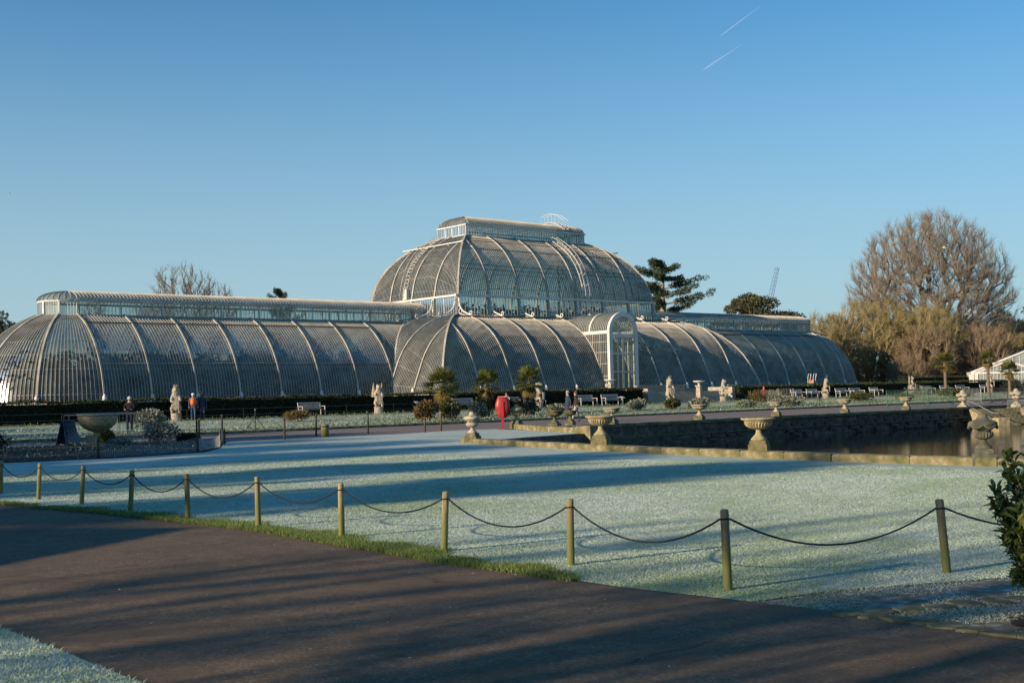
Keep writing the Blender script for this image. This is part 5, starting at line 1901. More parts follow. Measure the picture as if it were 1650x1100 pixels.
# ------------------------------------------------------------------ palms and shrubs
def fan_palm(label, loc, H, seed, group='windmill palms', nf=46, dead=7, sc_=1.0):
    random.seed(seed)
    t = thing('palm_tree', loc, label, 'palm', 0, group)
    mb = MB()
    mb.lathe([(.16 * sc_, -.1), (.14 * sc_, .2), (.12 * sc_, H * .5), (.15 * sc_, H * .8), (.12 * sc_, H * .92), (.03, H)], 10)
    mb.build('trunk', 'palm_trunk', t, True)
    Vg, Fg, Vd, Fd = [], [], [], []
    for i in range(nf + dead):
        dd = i >= nf
        el = random.uniform(-.4, 1.35) if not dd else random.uniform(-1.4, -.9)
        a = random.uniform(0, 2 * PI)
        d = Vector((math.cos(a) * math.cos(el), math.sin(a) * math.cos(el), math.sin(el)))
        L = random.uniform(.42, .62) * sc_ * (1 if not dd else .7)
        b0_ = Vector((0, 0, H * .95))
        hub = b0_ + d * L
        hub.z -= .08 * L
        side = d.cross(Vector((0, 0, 1))).normalized()
        upv = side.cross(d)
        VV, FF = (Vd, Fd) if dd else (Vg, Fg)
        n0 = len(VV)
        VV += [b0_ + side * .012, b0_ - side * .012, hub - side * .01, hub + side * .01]
        FF.append((n0, n0 + 1, n0 + 2, n0 + 3))
        for k in range(15):
            w_ = -1.75 + 3.5 * k / 14
            ld = d * math.cos(w_) + side * math.sin(w_)
            ll = random.uniform(.42, .56) * sc_ * (.75 + .25 * math.cos(w_))
            n0 = len(VV)
            pv = ld.cross(upv).normalized() * .03 * sc_
            mid = hub + ld * ll * .55 + upv * .02
            tip = hub + ld * ll - Vector((0, 0, .12 * ll + (.1 if abs(w_) > 1 else 0)))
            VV += [hub, mid + pv, tip, mid - pv]
            FF.append((n0, n0 + 1, n0 + 2, n0 + 3))
    link('fronds', np_mesh('fronds', [tuple(v_) for v_ in Vg], Fg), 'palm_leaf', t)
    if Vd: link('dead_fronds', np_mesh('dead_fronds', [tuple(v_) for v_ in Vd], Fd), 'palm_dead', t)
    return t


for x, y, H, lab, s_, dd in [(-40.9, -42, 2.1, 'windmill palm in the parterre, left of the three', 1.35, 9), (-36.4, -40.5, 2.15, 'windmill palm in the parterre, middle of the three', 1.2, 6), (-31.2, -38.5, 2.2, 'windmill palm in the parterre, right of the three', 1.3, 10),
                             (34.5, -29.5, 3.6, 'yellowing palm standing beyond the green barrier', 1.35, 10), (44.5, -28.8, 4.0, 'tall palm in front of the white gabled glasshouse', 1.3, 12), (30.0, -39, 2.6, 'palm at the right edge of the view', 1.2, 6)]:
    fan_palm(lab, (x, y, gz(y)), H, int(x * 7) % 97, sc_=s_, dead=dd)


def shrub(label, loc, r, h, mat, n, size, seed=0, name='shrub', upb=.2, stem=True, aspect=.4, group='shrubs in the parterre'):
    t = thing(name, loc, label, 'shrub', 0, group)
    random.seed(seed + int(loc[0] * 13))
    bl = [((random.uniform(-.5, .5) * r, random.uniform(-.5, .5) * r, h * random.uniform(.35, .72)), (r * random.uniform(.4, .62), r * random.uniform(.4, .62), h * random.uniform(.26, .38))) for _ in range(9)] + [((0, 0, h * .5), (r * .75, r * .75, h * .42))]
    foliage('foliage', mat, t, bl, n, size, aspect, upb)
    mb = MB()
    for k in range(7):
        a = k * .9
        mb.tube([(.05 * math.cos(a), .05 * math.sin(a), -.05), (r * .3 * math.cos(a), r * .3 * math.sin(a), h * .4), (r * .55 * math.cos(a), r * .55 * math.sin(a), h * .7)], [.025, .018, .008], 4)
    mb.build('stem', 'twig', t)
    return t


SH = [(-43.3, -43.6, .75, 1.25, 'shrub_red', 'rounded bronze shrub at the foot of the left palm'), (-41.2, -43.2, .75, 1.3, 'shrub_green', 'yellow-green shrub right of the left palm'), (-38.6, -42.4, .6, .9, 'shrub_frost', 'frosted brown shrub between the left and middle palms'),
      (-37.5, -41.5, .75, 1.25, 'shrub_green', 'leafy green shrub under the middle palm'), (-35.6, -41.5, .55, 1.15, 'shrub_dark', 'dark shrub right of the middle palm'), (-33.0, -40, 1.2, 1.1, 'shrub_dark', 'wide dark frosted shrub under the right palm'),
      (-47.0, -35.9, .85, .6, 'shrub_red', 'low brown tufted shrub in front of the lone bench'), (-58.2, -41.0, .95, 1.1, 'shrub_frost', 'rounded frosted shrub right of the big stone bowl'),
      (-29.6, -39.5, 1.0, .6, 'shrub_frost', 'low frosted shrub behind the two walkers'), (-21.5, -38.9, .75, .75, 'shrub_frost', 'low domed shrub left of the lion statue'), (-17.9, -38.8, .7, .75, 'shrub_green', 'green domed shrub at the foot of the lion statue'), (-16.2, -39.8, .8, .75, 'shrub_frost', 'frosted domed shrub at the foot of the lion statue'),
      (-5.0, -36.5, 1.0, 1.15, 'shrub_red', 'tall tan grassy shrub left of the slender statue'), (-1.8, -35.2, 1.3, 1.1, 'shrub_frost', 'spiky pale shrub in front of the slender statue'), (-9.8, -43.2, 1.1, .75, 'shrub_frost', 'low frosted shrub right of the planted urn'),
      (6.5, -38, 1.2, .8, 'shrub_green', 'low green shrub in front of the paired benches'), (12.5, -40, 1.5, 1.2, 'shrub_frost', 'pale spiky shrub right of the unicorn statue'), (9.5, -40.5, 1.1, .6, 'shrub_green', 'low shrub left of the pale spiky shrub'),
      (22, -37, 1.5, .9, 'shrub_green', 'green shrub behind the green barrier'), (33, -38, 1.6, 1.5, 'shrub_dark', 'dark shrub under the palm at the right edge'), (26, -36.5, 1.0, .8, 'shrub_green', 'small green shrub between the lidded urns'), (-13.6, -42, .8, .55, 'lavender', 'low frosted cushion plant left of the planted urn')]
for x, y, r_, h_, m_, lab in SH:
    shrub(lab, (x, y, gz(y)), r_, h_, m_, 1500, .16 if m_ != 'shrub_red' else .2, upb=.6 if 'spiky' in lab or 'tuft' in lab or 'grassy' in lab else .2, aspect=.18 if 'spiky' in lab or 'grassy' in lab or 'tuft' in lab else .45)

# rows of low bedding plants
for (x0, x1, y0, y1, n, m_, hh, lab) in [(-70, 40, -30.6, -28.6, 6500, 'bedgreen', .22, 'row of green bedding plants along the hedge walk'), (-64, 30, -38.5, -36.5, 6000, 'lavender', .2, 'row of frosted bedding plants across the middle of the parterre'),
                                         (-46, 20, -43.6, -41.6, 5500, 'bedgreen', .24, 'row of bright bedding plants along the right of the parterre'), (-66, -30, -45.6, -44.2, 5500, 'lavender', .24, 'frosted low plants along the left kerb of the parterre'),
                                         (-30, 26, -46.2, -45.2, 2600, 'lavender', .1, 'thin frosted grass edge behind the right kerb')]:
    X = rng.uniform(x0, x1, n)
    C0 = np.round(X / .42) * .42 + rng.normal(0, .11, n)
    Y = rng.uniform(y0, y1, n)
    Z = np.array([gz(y) for y in Y]) + .02 + rng.uniform(0, hh * .7, n)
    V, Fc = leaf_quads(np.stack([C0, Y, Z], 1), .11, .5, .45)
    prep(link('bedding_plants', np_mesh('bedding_plants', V, Fc), m_), lab, 'plants', kind='stuff')

# ------------------------------------------------------------------ island bed on the left
bw_ = thing('stone_bowl', (-65.6, -53.25, .0), 'huge ochre stone bowl on a short pedestal in the island bed', 'urn', .3)
mb = MB(); mb.bevbox((0, 0, 0), (.62, .62, .34), .04); mb.build('pedestal', 'stone_yellow', bw_)
mb = MB(); mb.lathe([(.2, .34), (.16, .40), (.15, .47), (.3, .52), (.5, .62), (.66, .78), (.73, .98), (.735, 1.1)], 32); mb.build('bowl', 'stone_yellow', bw_, True)
mb = MB(); mb.lathe([(.72, 1.09), (.79, 1.12), (.80, 1.17), (.76, 1.19), (.68, 1.12), (.1, 1.05)], 32); mb.build('rim', 'stone', bw_, True)
for x, y, r_, h_, m_, lab in [(-64.0, -55.3, .8, .85, 'shrub_blue', 'frosted blue-grey shrub in front of the huge stone bowl'), (-66.0, -55.2, .28, .55, 'shrub_green', 'small yellow-green shrub beside the pedestal of the huge bowl'), (-70.4, -56, .7, .7, 'shrub_dark', 'dark frosted shrub at the left of the island bed'),
                              (-66.9, -58.6, .5, .32, 'shrub_blue', 'low pale frosted plant at the front of the island bed'), (-62.9, -55.2, .45, .32, 'hedge', 'low dark clump at the right of the island bed')]:
    shrub(lab, (x, y, .01), r_, h_, m_, 1500, .11, 5, group='shrubs in the island bed')
X = rng.uniform(-80, -62.2, 5200)
Y = rng.uniform(-64.8, -53, 5200)
ok = in_poly(X, Y, BED)
C0 = np.stack([X[ok], Y[ok], rng.uniform(.0, .12, ok.sum()) + .06 * np.sin(X[ok] * .9) * np.sin(Y[ok])], 1)
C0[:, 2] = np.maximum(C0[:, 2], .01)
V, Fc = leaf_quads(C0, .10, .1, .3)
prep(link('ground_cover', np_mesh('ground_cover', V, Fc), 'shrub_blue'), 'frosted ground cover filling the island bed', 'plants', kind='stuff')
# dark blue notice board leaning back
nb_ = thing('notice_board', (-66.5, -52.6, 0), 'dark blue A-board with pale lines of writing left of the bowl', 'sign', .55)
bl_ = mat_var('dark_blue_board', (.015, .035, .075), (.03, .055, .11), 4, .35, spec=.5)
for s_, nm in ((-1, 'front_panel'), (1, 'back_panel')):
    mb = MB(); mb.add([(-.4, s_ * .25, .02), (.4, s_ * .25, .02), (.32, s_ * .03, .95), (-.32, s_ * .03, .95), (-.4, s_ * .25 + .03, .02), (.4, s_ * .25 + .03, .02), (.32, s_ * .03 + .03, .95), (-.32, s_ * .03 + .03, .95)], [(0, 1, 2, 3), (7, 6, 5, 4), (0, 4, 5, 1), (1, 5, 6, 2), (2, 6, 7, 3), (3, 7, 4, 0)]); mb.build(nm, bl_, nb_)
mb = MB()
for k in range(7):
    z = .28 + k * .085
    y = -.25 + .22 * (z - .02) / .93 - .006
    w_ = random.uniform(.30, .5)
    mb.box((-.02, y, z), (w_, .006, .018))
mb.build('text_lines', mat_var('pale_lettering', (.25, .32, .42), (.34, .42, .52), 6, .6), nb_)


def barrier(label, loc, rz, L=2.2, mat='galv', H=1.08, bars=14, group='crowd barriers'):
    t = thing('crowd_barrier', loc, label, 'barrier', rz, group)
    mb = MB(); mb.tube([(-L / 2, 0, .12), (-L / 2, 0, H), (L / 2, 0, H), (L / 2, 0, .12)], .022, 6); mb.tube([(-L / 2, 0, .2), (L / 2, 0, .2)], .018, 5); mb.build('frame', mat, t)
    mb = MB()
    for k in range(bars):
        x = -L / 2 + L * (k + .5) / bars
        mb.tube([(x, 0, .2), (x, 0, H)], .010, 4)
    mb.build('bars', mat, t)
    for s_ in (-1, 1):
        mb = MB(); mb.tube([(s_ * L * .4, -.28, .02), (s_ * L * .4, 0, .16), (s_ * L * .4, .28, .02)], .02, 5); mb.build('foot', mat, t)
    return t


barrier('grey crowd barrier behind the huge stone bowl', (-63.2, -47.6, 0), -.5, 3.2, bars=8)
barrier('grey crowd barrier in front of the person in the white knitted hat', (-60.6, -44.4, 0), -.1, 1.3, bars=8)
for i, (x, y, rz, m_, lab) in enumerate([(-12.8, -54.0, .12, 'green_paint', 'green crowd barrier behind the last tazza urn, leftmost'), (-10.0, -53.7, .1, 'green_paint', 'green crowd barrier second from left near the water stairs'), (-7.2, -53.8, -.05, 'green_paint', 'green crowd barrier between the two lidded urns'),
                                         (-4.5, -54.6, .1, 'galv', 'silver crowd barrier between the two lidded urns'), (-1.6, -55, .1, 'ironb', 'black crowd barrier left of the right lidded urn'), (2.2, -55, .0, 'ironb', 'black crowd barrier right of the right lidded urn')]):
    barrier(lab, (x, y, 0), rz, 2.9, m_, 1.15)
for x, y, rz, lab in [(-13.0, -62.6, 1.0, 'tall grey mesh fence panel on the water stairs'), (-9.6, -62.3, .1, 'tall grey mesh fence panel at the right of the water stairs')]:
    o = barrier(lab, (x, y, -.75), rz, 3.2, 'galv', 1.2, 22)
barrier('thin grey barrier frame in front of the bench right of the steps', (7.4, -29.5, .27), .1, 2.6, 'galv', 1.1, 10)

# small posts with a wire round the island bed and along the far path
SP = [(-72.6, -57.9, .75), (-69.9, -64.5, .62), (-66.55, -63.9, .62), (-64.45, -61.2, .62), (-63.0, -58.6, .55), (-62.3, -57.0, 1.05), (-62.0, -54.2, .8), (-61.0, -52.3, .8), (-59.6, -56.9, .85), (-57.0, -54.9, .9), (-54.5, -55.0, .95), (-52.5, -56.4, .65), (-50.9, -55.4, .75)]
for i, (x, y, h_) in enumerate(SP):
    lab = ['thin dark stake left of the notice board', 'short timber stake at the front left of the island bed', 'short timber stake at the front of the island bed', 'short dark stake at the right front of the island bed', 'short pale stake at the right of the island bed', 'tall thin stake at the right tip of the island bed', 'thin stake behind the right side of the island bed', 'dark stake on the path behind the island bed',
           'thin post on the far lawn edge, leftmost', 'thin post on the far lawn edge, second from left', 'tall thin post on the far lawn edge before the bench statue', 'short thin post left of the mossy urn', 'leaning thin post close beside the mossy urn'][i]
    t = thing('stake', (x, y, 0), lab, 'post', random.uniform(0, 6), 'thin posts round the far lawn')
    mb = MB(); mb.lathe([(.04, -.05), (.04, h_ * .6), (.035, h_ - .02), (.02, h_)], 8); mb.build('timber', 'stake', t, True)
    mb = MB(); mb.lathe([(.05, h_ - .12), (.052, h_ - .1), (.05, h_ - .08)], 8); mb.build('wire_tie', 'ironb', t)
netm = mat_var('pale_netting', (.35, .36, .37), (.5, .5, .5), 5, .7)
for a, b_, lab in [(1, 2, 'pale netting sagging along the front of the island bed'), (2, 3, 'pale netting at the right front of the island bed'), (3, 5, 'pale netting at the right tip of the island bed')]:
    p, q = Vector((SP[a][0], SP[a][1], 0)), Vector((SP[b_][0], SP[b_][1], 0))
    mb = MB()
    n = 24
    for k in range(9):
        hh_ = .05 + .05 * k
        mb.tube([(p.lerp(q, s_) - p) + Vector((0, 0, hh_ * (1 - .35 * math.sin(PI * s_)))) for s_ in np.linspace(0, 1, 9)], .004, 3, False)
    for k in range(n * 2):
        s_ = k / (n * 2)
        b1 = p.lerp(q, s_) - p
        mb.tube([b1 + Vector((0, 0, .03)), (p.lerp(q, min(1, s_ + .02)) - p) + Vector((0, 0, .45 * (1 - .35 * math.sin(PI * s_))))], .004, 3, False)
    prep(mb.build('netting', netm, None, False, loc=p), lab, 'netting')
stp = thing('timber_stump', (-57.0, -55.6, 0), 'short thick timber bollard on the far lawn edge', 'bollard')
mb = MB(); mb.lathe([(.17, -.05), (.165, .2), (.16, .46), (.13, .5), (.02, .505)], 12); mb.build('timber', 'post', stp, True)
mb = MB(); mb.lathe([(.172, .38), (.176, .4), (.172, .42)], 12); mb.build('band', 'ironb', stp)

# black iron stays of the parterre wire fence: a rod with two raking legs
stay = None
for i, (x, y, lab) in enumerate([(-67.8, -46.3, 'black iron stay with raking legs left of the notice board'), (-55.2, -46.2, 'black iron stay with raking legs left of the lone bench'), (-43.4, -46.25, 'black iron stay in front of the left palm'), (-36.6, -46.25, 'black iron stay beside the two walkers'), (-10.6, -46.3, 'black iron stay behind the planted urn'), (-4.0, -46.3, 'black iron stay at the corner of the parterre kerb')]):
    if stay is None:
        stay = thing('iron_stay', (x, y, 0), lab, 'post', .1, 'black iron stays along the parterre kerb')
        mb = MB(); mb.tube([(0, 0, 0), (0, 0, 1.05)], .022, 6); mb.build('rod', 'ironb', stay)
        for s_ in (-1, 1):
            mb = MB(); mb.tube([(0, 0, .78), (s_ * .62, 0, .02)], .018, 5); mb.build('leg', 'ironb', stay)
        mb = MB(); mb.lathe([(.01, 1.03), (.035, 1.06), (.035, 1.09), (.01, 1.12)], 8); mb.build('knob', 'galv', stay)
    else:
        copy_tree(stay, (x, y, 0), .1, lab)
rods = thing('wire_fence', (-45, -33.0, gz(-33)), 'low wire fence on thin rods along the back of the left parterre', 'fence')
for k in range(11):
    mb = MB(); mb.tube([(-22 + k * 3.6, 0, 0), (-22 + k * 3.6, 0, .85)], .014, 5); mb.build('rod', 'ironb', rods)
for z in (.45, .8):
    mb = MB(); mb.tube([(-22, 0, z), (14, 0, z)], .007, 4); mb.build('wire', 'galv', rods)
rods2 = thing('wire_fence', (10, -34, gz(-34)), 'low wire fence on thin rods along the back of the right parterre', 'fence')
for k in range(11):
    mb = MB(); mb.tube([(-18 + k * 4.2, 0, 0), (-18 + k * 4.2, 0, .8)], .014, 5); mb.build('rod', 'ironb', rods2)
for z in (.45, .78):
    mb = MB(); mb.tube([(-18, 0, z), (24, 0, z)], .007, 4); mb.build('wire', 'galv', rods2)

# ------------------------------------------------------------------ red lifebuoy housing on its post
lb = thing('lifebuoy_housing', (-48.9, -57.3, 0), 'red lifebuoy housing on a magenta-red post beside the pond', 'lifebuoy', -.72)
mb = MB(); mb.box((0, .02, 0), (.10, .08, .85)); mb.build('post', 'red_post', lb)
mb = MB(); mb.box((0.0, -.02, .55), (.12, .06, .66), 0, .25); mb.build('bracket', 'red_post', lb)
n = 9
vs, fs = [], []
rows_ = [(.13, .50, .07), (.20, .54, .12), (.26, .70, .15), (.33, .92, .17), (.335, 1.06, .17), (.29, 1.24, .14), (.235, 1.37, .11), (.225, 1.42, .09)]
for hw_, z, dp in rows_:
    for k in range(12):
        w_ = 2 * PI * k / 12
        cx_, sy_ = math.cos(w_), math.sin(w_)
        sgn = lambda v_: (abs(v_) ** .75) * (1 if v_ >= 0 else -1)
        vs.append((hw_ * sgn(cx_), .16 + dp * sgn(sy_), z))
for j in range(len(rows_) - 1):
    for k in range(12): fs.append((j * 12 + k, j * 12 + (k + 1) % 12, (j + 1) * 12 + (k + 1) % 12, (j + 1) * 12 + k))
fs += [tuple(range(11, -1, -1)), tuple((len(rows_) - 1) * 12 + k for k in range(12))]
mb = MB(); mb.add(vs, fs); mb.build('shell', 'red', lb, True)
mb = MB(); mb.bevbox((0, .16, 1.41), (.40, .2, .05), .02); mb.build('lid', mat_var('faded_red_lid', (.5, .12, .09), (.58, .2, .16), 5, .5), lb)

# ------------------------------------------------------------------ steps through the hedge, signs, machines on the terrace
st_ = thing('garden_steps', (1.2, -23.2, .3), 'broad pale stone steps through the gap in the hedge', 'steps')
for i in range(6):
    MB().box((0, 0, 0), (11.6, .36, .167)).build('step', 'stone', st_, loc=(0, -.6 + .36 * i, .167 * i))
MB().box((-5.4, 1.2, 0), (.5, 3.0, 1.35)).build('cheek_wall', 'statue', st_)
MB().box((6.1, 1.2, 0), (.5, 3.0, 1.35)).build('cheek_wall', 'statue', st_)
lw = thing('parapet_wall', (1.5, -19.4, 1.3), 'low pale stone parapet behind the child on the steps', 'wall')
MB().box((0, 0, 0), (6.5, .35, .55)).build('wall', 'statue', lw)
MB().bevbox((0, 0, .55), (6.7, .45, .1), .02).build('coping_stone', 'stone', lw)
for x, y, lab in [(-14.6, -30.5, 'small tilted white plant label stand left of the lion statue'), (-33.0, -28.3, 'small pale plant label stand right of the winged statue'), (-25.2, -31, 'small white label stand between the palms')]:
    t = thing('label_stand', (x, y, gz(y)), lab, 'sign', .2)
    mb = MB(); mb.tube([(0, 0, 0), (0, 0, .72)], .018, 5); mb.build('stem', 'galv', t)
    mb = MB(); mb.add([(-.2, -.12, .68), (.2, -.12, .68), (.2, .12, .82), (-.2, .12, .82), (-.2, -.12, .70), (.2, -.12, .70), (.2, .12, .84), (-.2, .12, .84)], [(3, 2, 1, 0), (4, 5, 6, 7), (0, 1, 5, 4), (1, 2, 6, 5), (2, 3, 7, 6), (3, 0, 4, 7)]); mb.build('plate', 'white', t)
cart = thing('garden_machine', (28.5, -17, 1.3), 'small machine with a pale roll frame on the terrace behind the hedge', 'machine', .3)
mb = MB(); mb.bevbox((0, 0, .22), (1.6, .8, .3), .06); mb.build('chassis', 'green_paint', cart)
mb = MB(); mb.tube([(-.75, -.3, .4), (-.7, -.3, 1.2), (-.4, -.3, 1.55), (.35, -.3, 1.6), (.0, -.3, .95), (.05, -.3, .4)], .035, 6); mb.tube([(-.75, .3, .4), (-.7, .3, 1.2), (-.4, .3, 1.55), (.35, .3, 1.6), (.0, .3, .95), (.05, .3, .4)], .035, 6); mb.build('roll_frame', 'white', cart)
mb = MB(); mb.bevbox((-.45, 0, .5), (.4, .45, .4), .05); mb.build('seat', mat_var('rusty_orange_seat', (.35, .13, .06), (.45, .2, .1), 5, .6), cart)
for sx_ in (-.55, .55):
    for sy_ in (-.42, .42):
        mb = MB(); mb.tube([(sx_, sy_ - .07, .22), (sx_, sy_ + .07, .22)], .22, 12); mb.build('wheel', 'ironb', cart)
tr_ = thing('red_trailer', (21.5, -17.5, 1.3), 'low red cart on the terrace behind the hedge', 'cart', .2)
mb = MB(); mb.bevbox((0, 0, .2), (2.2, .9, .28), .04); mb.build('tray', 'red', tr_)
mb = MB(); mb.tube([(1.0, 0, .3), (1.7, 0, .42)], .03, 5); mb.build('drawbar', 'galv', tr_)
for sx_ in (-.7, .7):
    mb = MB(); mb.tube([(sx_, -.46, .16), (sx_, .46, .16)], .16, 10); mb.build('wheels', 'ironb', tr_)
bxo = thing('planter_box', (13.6, -17.8, 1.3), 'low pale box on the terrace by the corner of the centre block', 'box')
mb = MB(); mb.bevbox((0, 0, 0), (1.4, .6, .5), .03); mb.build('body', 'statue', bxo)
mb = MB(); mb.bevbox((0, 0, .5), (1.5, .7, .06), .02); mb.build('lid', 'white', bxo)

# ------------------------------------------------------------------ white gabled glasshouse at the right edge
gh = thing('gabled_glasshouse', (59.7, -23.0, 0), 'white timber glasshouse with twin gables at the right edge', 'glasshouse', -1.0)
def gable(x0, x1, y, ze, zr, parent, nm):
    mb = MB()
    xm = (x0 + x1) / 2
    mb.tube([(x0 - .15, y, ze - .05), (xm, y, zr), (x1 + .15, y, ze - .05)], .14, 4)
    mb.box(((x0 + x1) / 2, y, ze - .2), (x1 - x0, .16, .22))
    for x in np.linspace(x0, x1, 3): mb.box((x, y, 0), (.34 if x in (x0, x1) else .5, .2, ze))
    o = mb.build(nm, 'white', parent)
    m2_ = MB()
    for x in np.linspace(x0, x1, 19)[1:-1]:
        zt = ze + (zr - ze) * (1 - abs(x - xm) / ((x1 - x0) / 2))
        m2_.box((x, y + .02, .3), (.05, .06, zt - .35))
    m2_.build('glazing_bars', 'white', o)
    m3_ = MB(); m3_.add([(x0, y + .05, 0), (x1, y + .05, 0), (x1, y + .05, ze), (xm, y + .05, zr), (x0, y + .05, ze)], [(0, 1, 2, 3, 4)]); m3_.build('glass', 'glass2', o)
gable(-3.6, 3.6, 0, 2.7, 4.0, gh, 'front_gable')
gable(-3.9, 10.5, 3.4, 2.8, 5.6, gh, 'rear_gable')
mb = MB(); mb.add([(-3.7, 0, 2.7), (0, 0, 4.05), (0, 3.4, 4.05), (-3.7, 3.4, 2.7)], [(0, 1, 2, 3)]); mb.add([(3.7, 0, 2.7), (0, 0, 4.05), (0, 3.4, 4.05), (3.7, 3.4, 2.7)], [(3, 2, 1, 0)]); mb.build('front_roof', 'glass2', gh)
mb = MB(); mb.add([(-4.0, 3.4, 2.8), (3.3, 3.4, 5.65), (3.3, 16, 5.65), (-4.0, 16, 2.8)], [(0, 1, 2, 3)]); mb.add([(10.6, 3.4, 2.8), (3.3, 3.4, 5.65), (3.3, 16, 5.65), (10.6, 16, 2.8)], [(3, 2, 1, 0)]); mb.build('rear_roof', 'glass2', gh)
for y0, y1, x, h_ in ((3.4, 16, -3.9, 2.8), (0, 3.4, -3.6, 2.7)):
    mb = MB(); mb.add([(x, y0, 0), (x, y1, 0), (x, y1, h_), (x, y0, h_)], [(0, 1, 2, 3)]); o = mb.build('side_glass', 'glass2', gh)
    mb = MB()
    for y in np.arange(y0 + .3, y1, .6): mb.box((x - .02, y, 0), (.08, .06, h_))
    mb.box((x - .02, (y0 + y1) / 2, h_ - .2), (.2, y1 - y0, .22)); mb.box((x - .02, (y0 + y1) / 2, 0), (.2, y1 - y0, .5))
    mb.build('glazing_bars', 'white', o)
mb = MB(); mb.tube([(3.3, 3.3, 5.6), (3.3, 3.3, 6.2)], [.1, .02], 6); mb.build('finial', 'white', gh)

# ------------------------------------------------------------------ far crane, birds, aircraft trails
cr = thing('crane', (271, 181, 0), 'blue lattice crane jib far away above the pine', 'crane', 0)
blu = mat_var('hazed_blue_crane_paint', (.16, .27, .45), (.22, .34, .52), .2, .6)  # crane blue made paler, distance haze mixed into the colour
mb = MB()
a_, b_ = Vector((-6, 0, 12)), Vector((8.6, 1.0, 45.2))
axx = (b_ - a_).normalized()
s1 = axx.cross(Vector((0, 1, 0))).normalized()
s2 = axx.cross(s1)
cs = [(1, 1), (1, -1), (-1, -1), (-1, 1)]
for u, w_ in cs: mb.tube([a_ + (s1 * u + s2 * w_) * .85, b_ + (s1 * u + s2 * w_) * .5], .09, 4)
for k in range(22):
    f0, f1 = k / 22, (k + 1) / 22
    for q in range(4):
        (u, w_), (u1, w1) = cs[q], cs[(q + 1) % 4]
        mb.tube([a_.lerp(b_, f0) + (s1 * u + s2 * w_) * (.85 - .35 * f0), a_.lerp(b_, f1) + (s1 * u1 + s2 * w1) * (.85 - .35 * f1)], .05, 3)
mb.build('jib', blu, cr)
mb = MB(); mb.box((0, 0, 0), (2.2, 2.2, 13)); mb.box((-6, 0, 11), (8, 2.2, 2.4)); mb.build('mast', blu, cr)
for p, lab, s_ in [((71.0, -8.6, 20.2), 'white gull flying in front of the domed tree', 1.5), ((-49.5, 8.2, 19.6), 'tiny pale bird high above the left wing', .42)]:
    g = thing('gull', p, lab, 'bird', .9)
    g.scale = (s_,) * 3
    me = skin_mesh('body', [(0, -.2, 0), (0, 0, .02), (0, .2, 0), (0, .34, 0)], [(0, 1), (1, 2), (2, 3)], [.05, .09, .06, .03], 1, 1)
    link('body', me, 'white', g)
    for q in (-1, 1):
        mb = MB(); mb.add([(q * .05, -.1, .03), (q * .4, -.14, .2), (q * .78, .02, .12), (q * .4, .06, .19), (q * .05, .12, .03), (q * .4, -.04, .22)], [(0, 1, 5), (1, 2, 5), (2, 3, 5), (3, 4, 5), (4, 0, 5), (0, 4, 3, 2, 1)]); mb.build('wing', 'white', g)
for a_, b_, w0, lab in [((4531.9, 3778.8, 1727.0), (4687.9, 3640.8, 1874.9), 3.2, 'thin white aircraft trail high in the sky, upper one'), ((4467.5, 3841.4, 1561.0), (4612.1, 3714.4, 1681.8), 4.2, 'thin white aircraft trail high in the sky, lower one')]:
    a_, b_ = Vector(a_), Vector(b_)
    mb = MB(); mb.tube([(a_.lerp(b_, s_) - a_) for s_ in np.linspace(0, 1, 9)], [w0 * r_ for r_ in (.4, 1, 1, .9, .75, .6, .4, .25, .05)], 8)
    prep(mb.build('contrail', 'contrail', None, True, loc=a_), lab, 'contrail')

# ------------------------------------------------------------------ open timber shelter left of the path (its shadow falls on the tarmac)
sh_ = thing('timber_shelter', (-88.6, -82.9, 0), 'open timber shelter with slatted screen left of the path', 'shelter', -.19)
for x in (-1.2, 1.2):
    for y in (-2.4, 2.2):
        mb = MB(); mb.box((x, y, 0), (.14, .14, 2.2)); mb.build('post', 'post', sh_)
mb = MB(); mb.add([(-1.6, -2.7, 2.15), (1.6, -2.7, 2.15), (1.6, 2.7, 2.15), (-1.6, 2.7, 2.15), (-1.6, 0, 3.1), (1.6, 0, 3.1)], [(0, 1, 5, 4), (2, 3, 4, 5), (1, 2, 5), (3, 0, 4), (3, 2, 1, 0)]); mb.build('roof', 'hedge_core', sh_)
for k in range(12):
    mb = MB(); mb.box((1.22, -2.2 + .36 * k, 1.0 if k < 7 else .0), (.05, .10 if k < 7 else .34, 1.15 if k < 7 else 2.15)); mb.build('slat', 'post', sh_)
mb = MB(); mb.box((1.18, -.1, 0), (.05, 4.6, 1.0)); mb.build('panel', 'post', sh_)

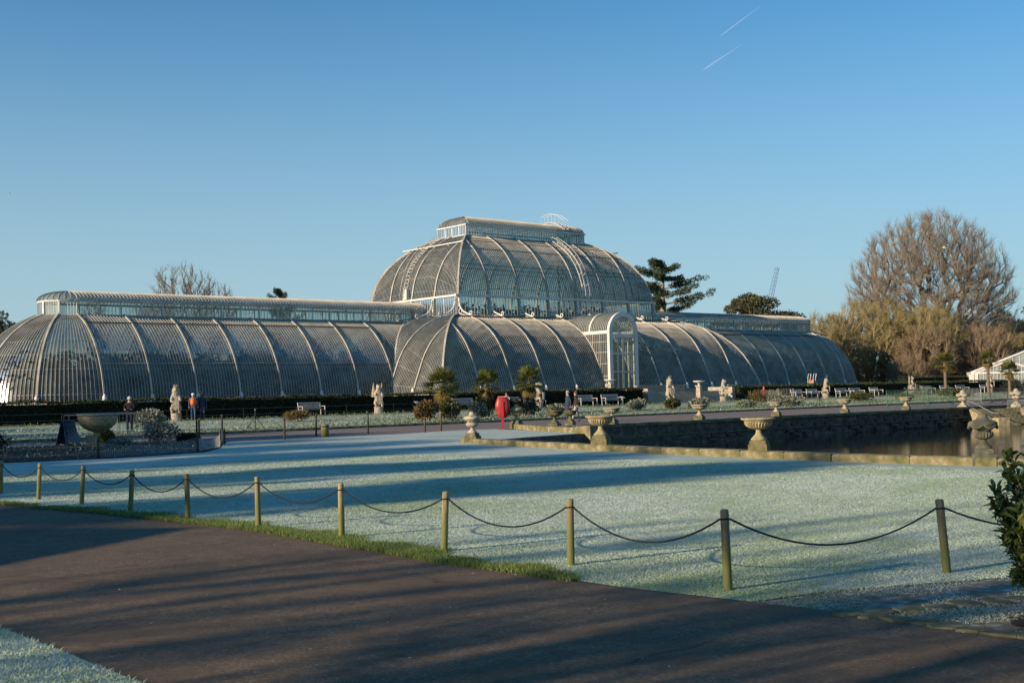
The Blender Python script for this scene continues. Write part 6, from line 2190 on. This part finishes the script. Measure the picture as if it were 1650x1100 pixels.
# ------------------------------------------------------------------ glossy evergreen bush close at the right edge
gb = thing('evergreen_bush', (-75.28, -95.32, 0), 'glossy-leaved evergreen bush close by at the right edge', 'shrub')
random.seed(11)
stems, tips = MB(), []
for k in range(105):
    a = random.uniform(0, 2 * PI) if k % 3 else random.uniform(1.6, 3.6)
    z = random.uniform(.30, 1.2)
    L = random.uniform(.4, 1.0) * .44 * math.sqrt(max(.12, 1 - ((z - .72) / .55) ** 2))
    e = Vector((math.cos(a) * L, math.sin(a) * L, z))
    b_ = Vector((random.uniform(-.08, .08), random.uniform(-.08, .08), 0))
    mid = b_.lerp(e, .55) + Vector((0, 0, .05))
    stems.tube([b_, b_.lerp(e, .25) + Vector((0, 0, .08)), mid, e], [.016, .012, .008, .004], 5)
    for f_ in (.55, .66, .76, .84, .91, .97, 1.0):
        p = mid.lerp(e, (f_ - .55) / .45)
        for q in range(5):
            tips.append((p, (e - mid).normalized()))
            if q > 2 and f_ > .9: tips.append((p + Vector((random.uniform(-.05, .05), random.uniform(-.05, .05), random.uniform(-.03, .06))), (e - mid).normalized()))
stems.build('stem', 'bark', gb, True)
lm = []
for v_ in range(4):
    mb = MB()
    Lf, Wf = .078, .026
    cv = .012 + .006 * v_
    pts = []
    for i, s_ in enumerate((0, .3, .6, .85, 1.0)):
        wv = Wf * (0.12, .75, 1.0, .7, .02)[i] * .5
        zz_ = cv * math.sin(s_ * PI * .8) - .02 * v_ * s_ * s_
        pts += [(-wv, Lf * s_, zz_ + .004), (0, Lf * s_, zz_), (wv, Lf * s_, zz_ + .004)]
    fs = []
    for i in range(4):
        for c_ in (0, 1): fs.append((3 * i + c_, 3 * i + c_ + 1, 3 * i + 4 + c_, 3 * i + 3 + c_))
    mb.add(pts, fs)
    o = mb.build('leaf', 'gloss_pale' if v_ == 3 else 'gloss_leaf', None, True)
    lm.append(o.data)
    bpy.data.objects.remove(o)
# the leaves on the side of the path are single parts, the rest one mass
def leaf_matrix(p, d):
    o_ = (d * .55 + Vector((random.gauss(0, 1), random.gauss(0, 1), random.gauss(.35, .8))).normalized()).normalized()
    x_ = o_.cross(Vector((random.gauss(0, .4), random.gauss(0, .4), 1))).normalized()
    z_ = x_.cross(o_)
    s_ = random.uniform(.75, 1.3)
    return Matrix(((x_.x * s_, o_.x * s_, z_.x * s_, p.x), (x_.y * s_, o_.y * s_, z_.y * s_, p.y), (x_.z * s_, o_.z * s_, z_.z * s_, p.z), (0, 0, 0, 1)))
vd = Vector((-.62, .55, 0))
tips.sort(key=lambda t_: -t_[0].dot(vd))
for p, d in tips[:290]:
    o = bpy.data.objects.new('leaf', random.choice(lm[:3] + lm[:3] + lm[3:]))
    COL.objects.link(o)
    o.parent = gb
    o.matrix_local = leaf_matrix(p, d)
rest = MB()
for p, d in tips[290:]:
    mm_ = leaf_matrix(p, d)
    src = lm[random.randrange(3)]
    rest.add([mm_ @ v_.co for v_ in src.vertices], [tuple(f_.vertices) for f_ in src.polygons])
if rest.v: prep(rest.build('leaf_mass', 'gloss_leaf', gb, True), kind='stuff')
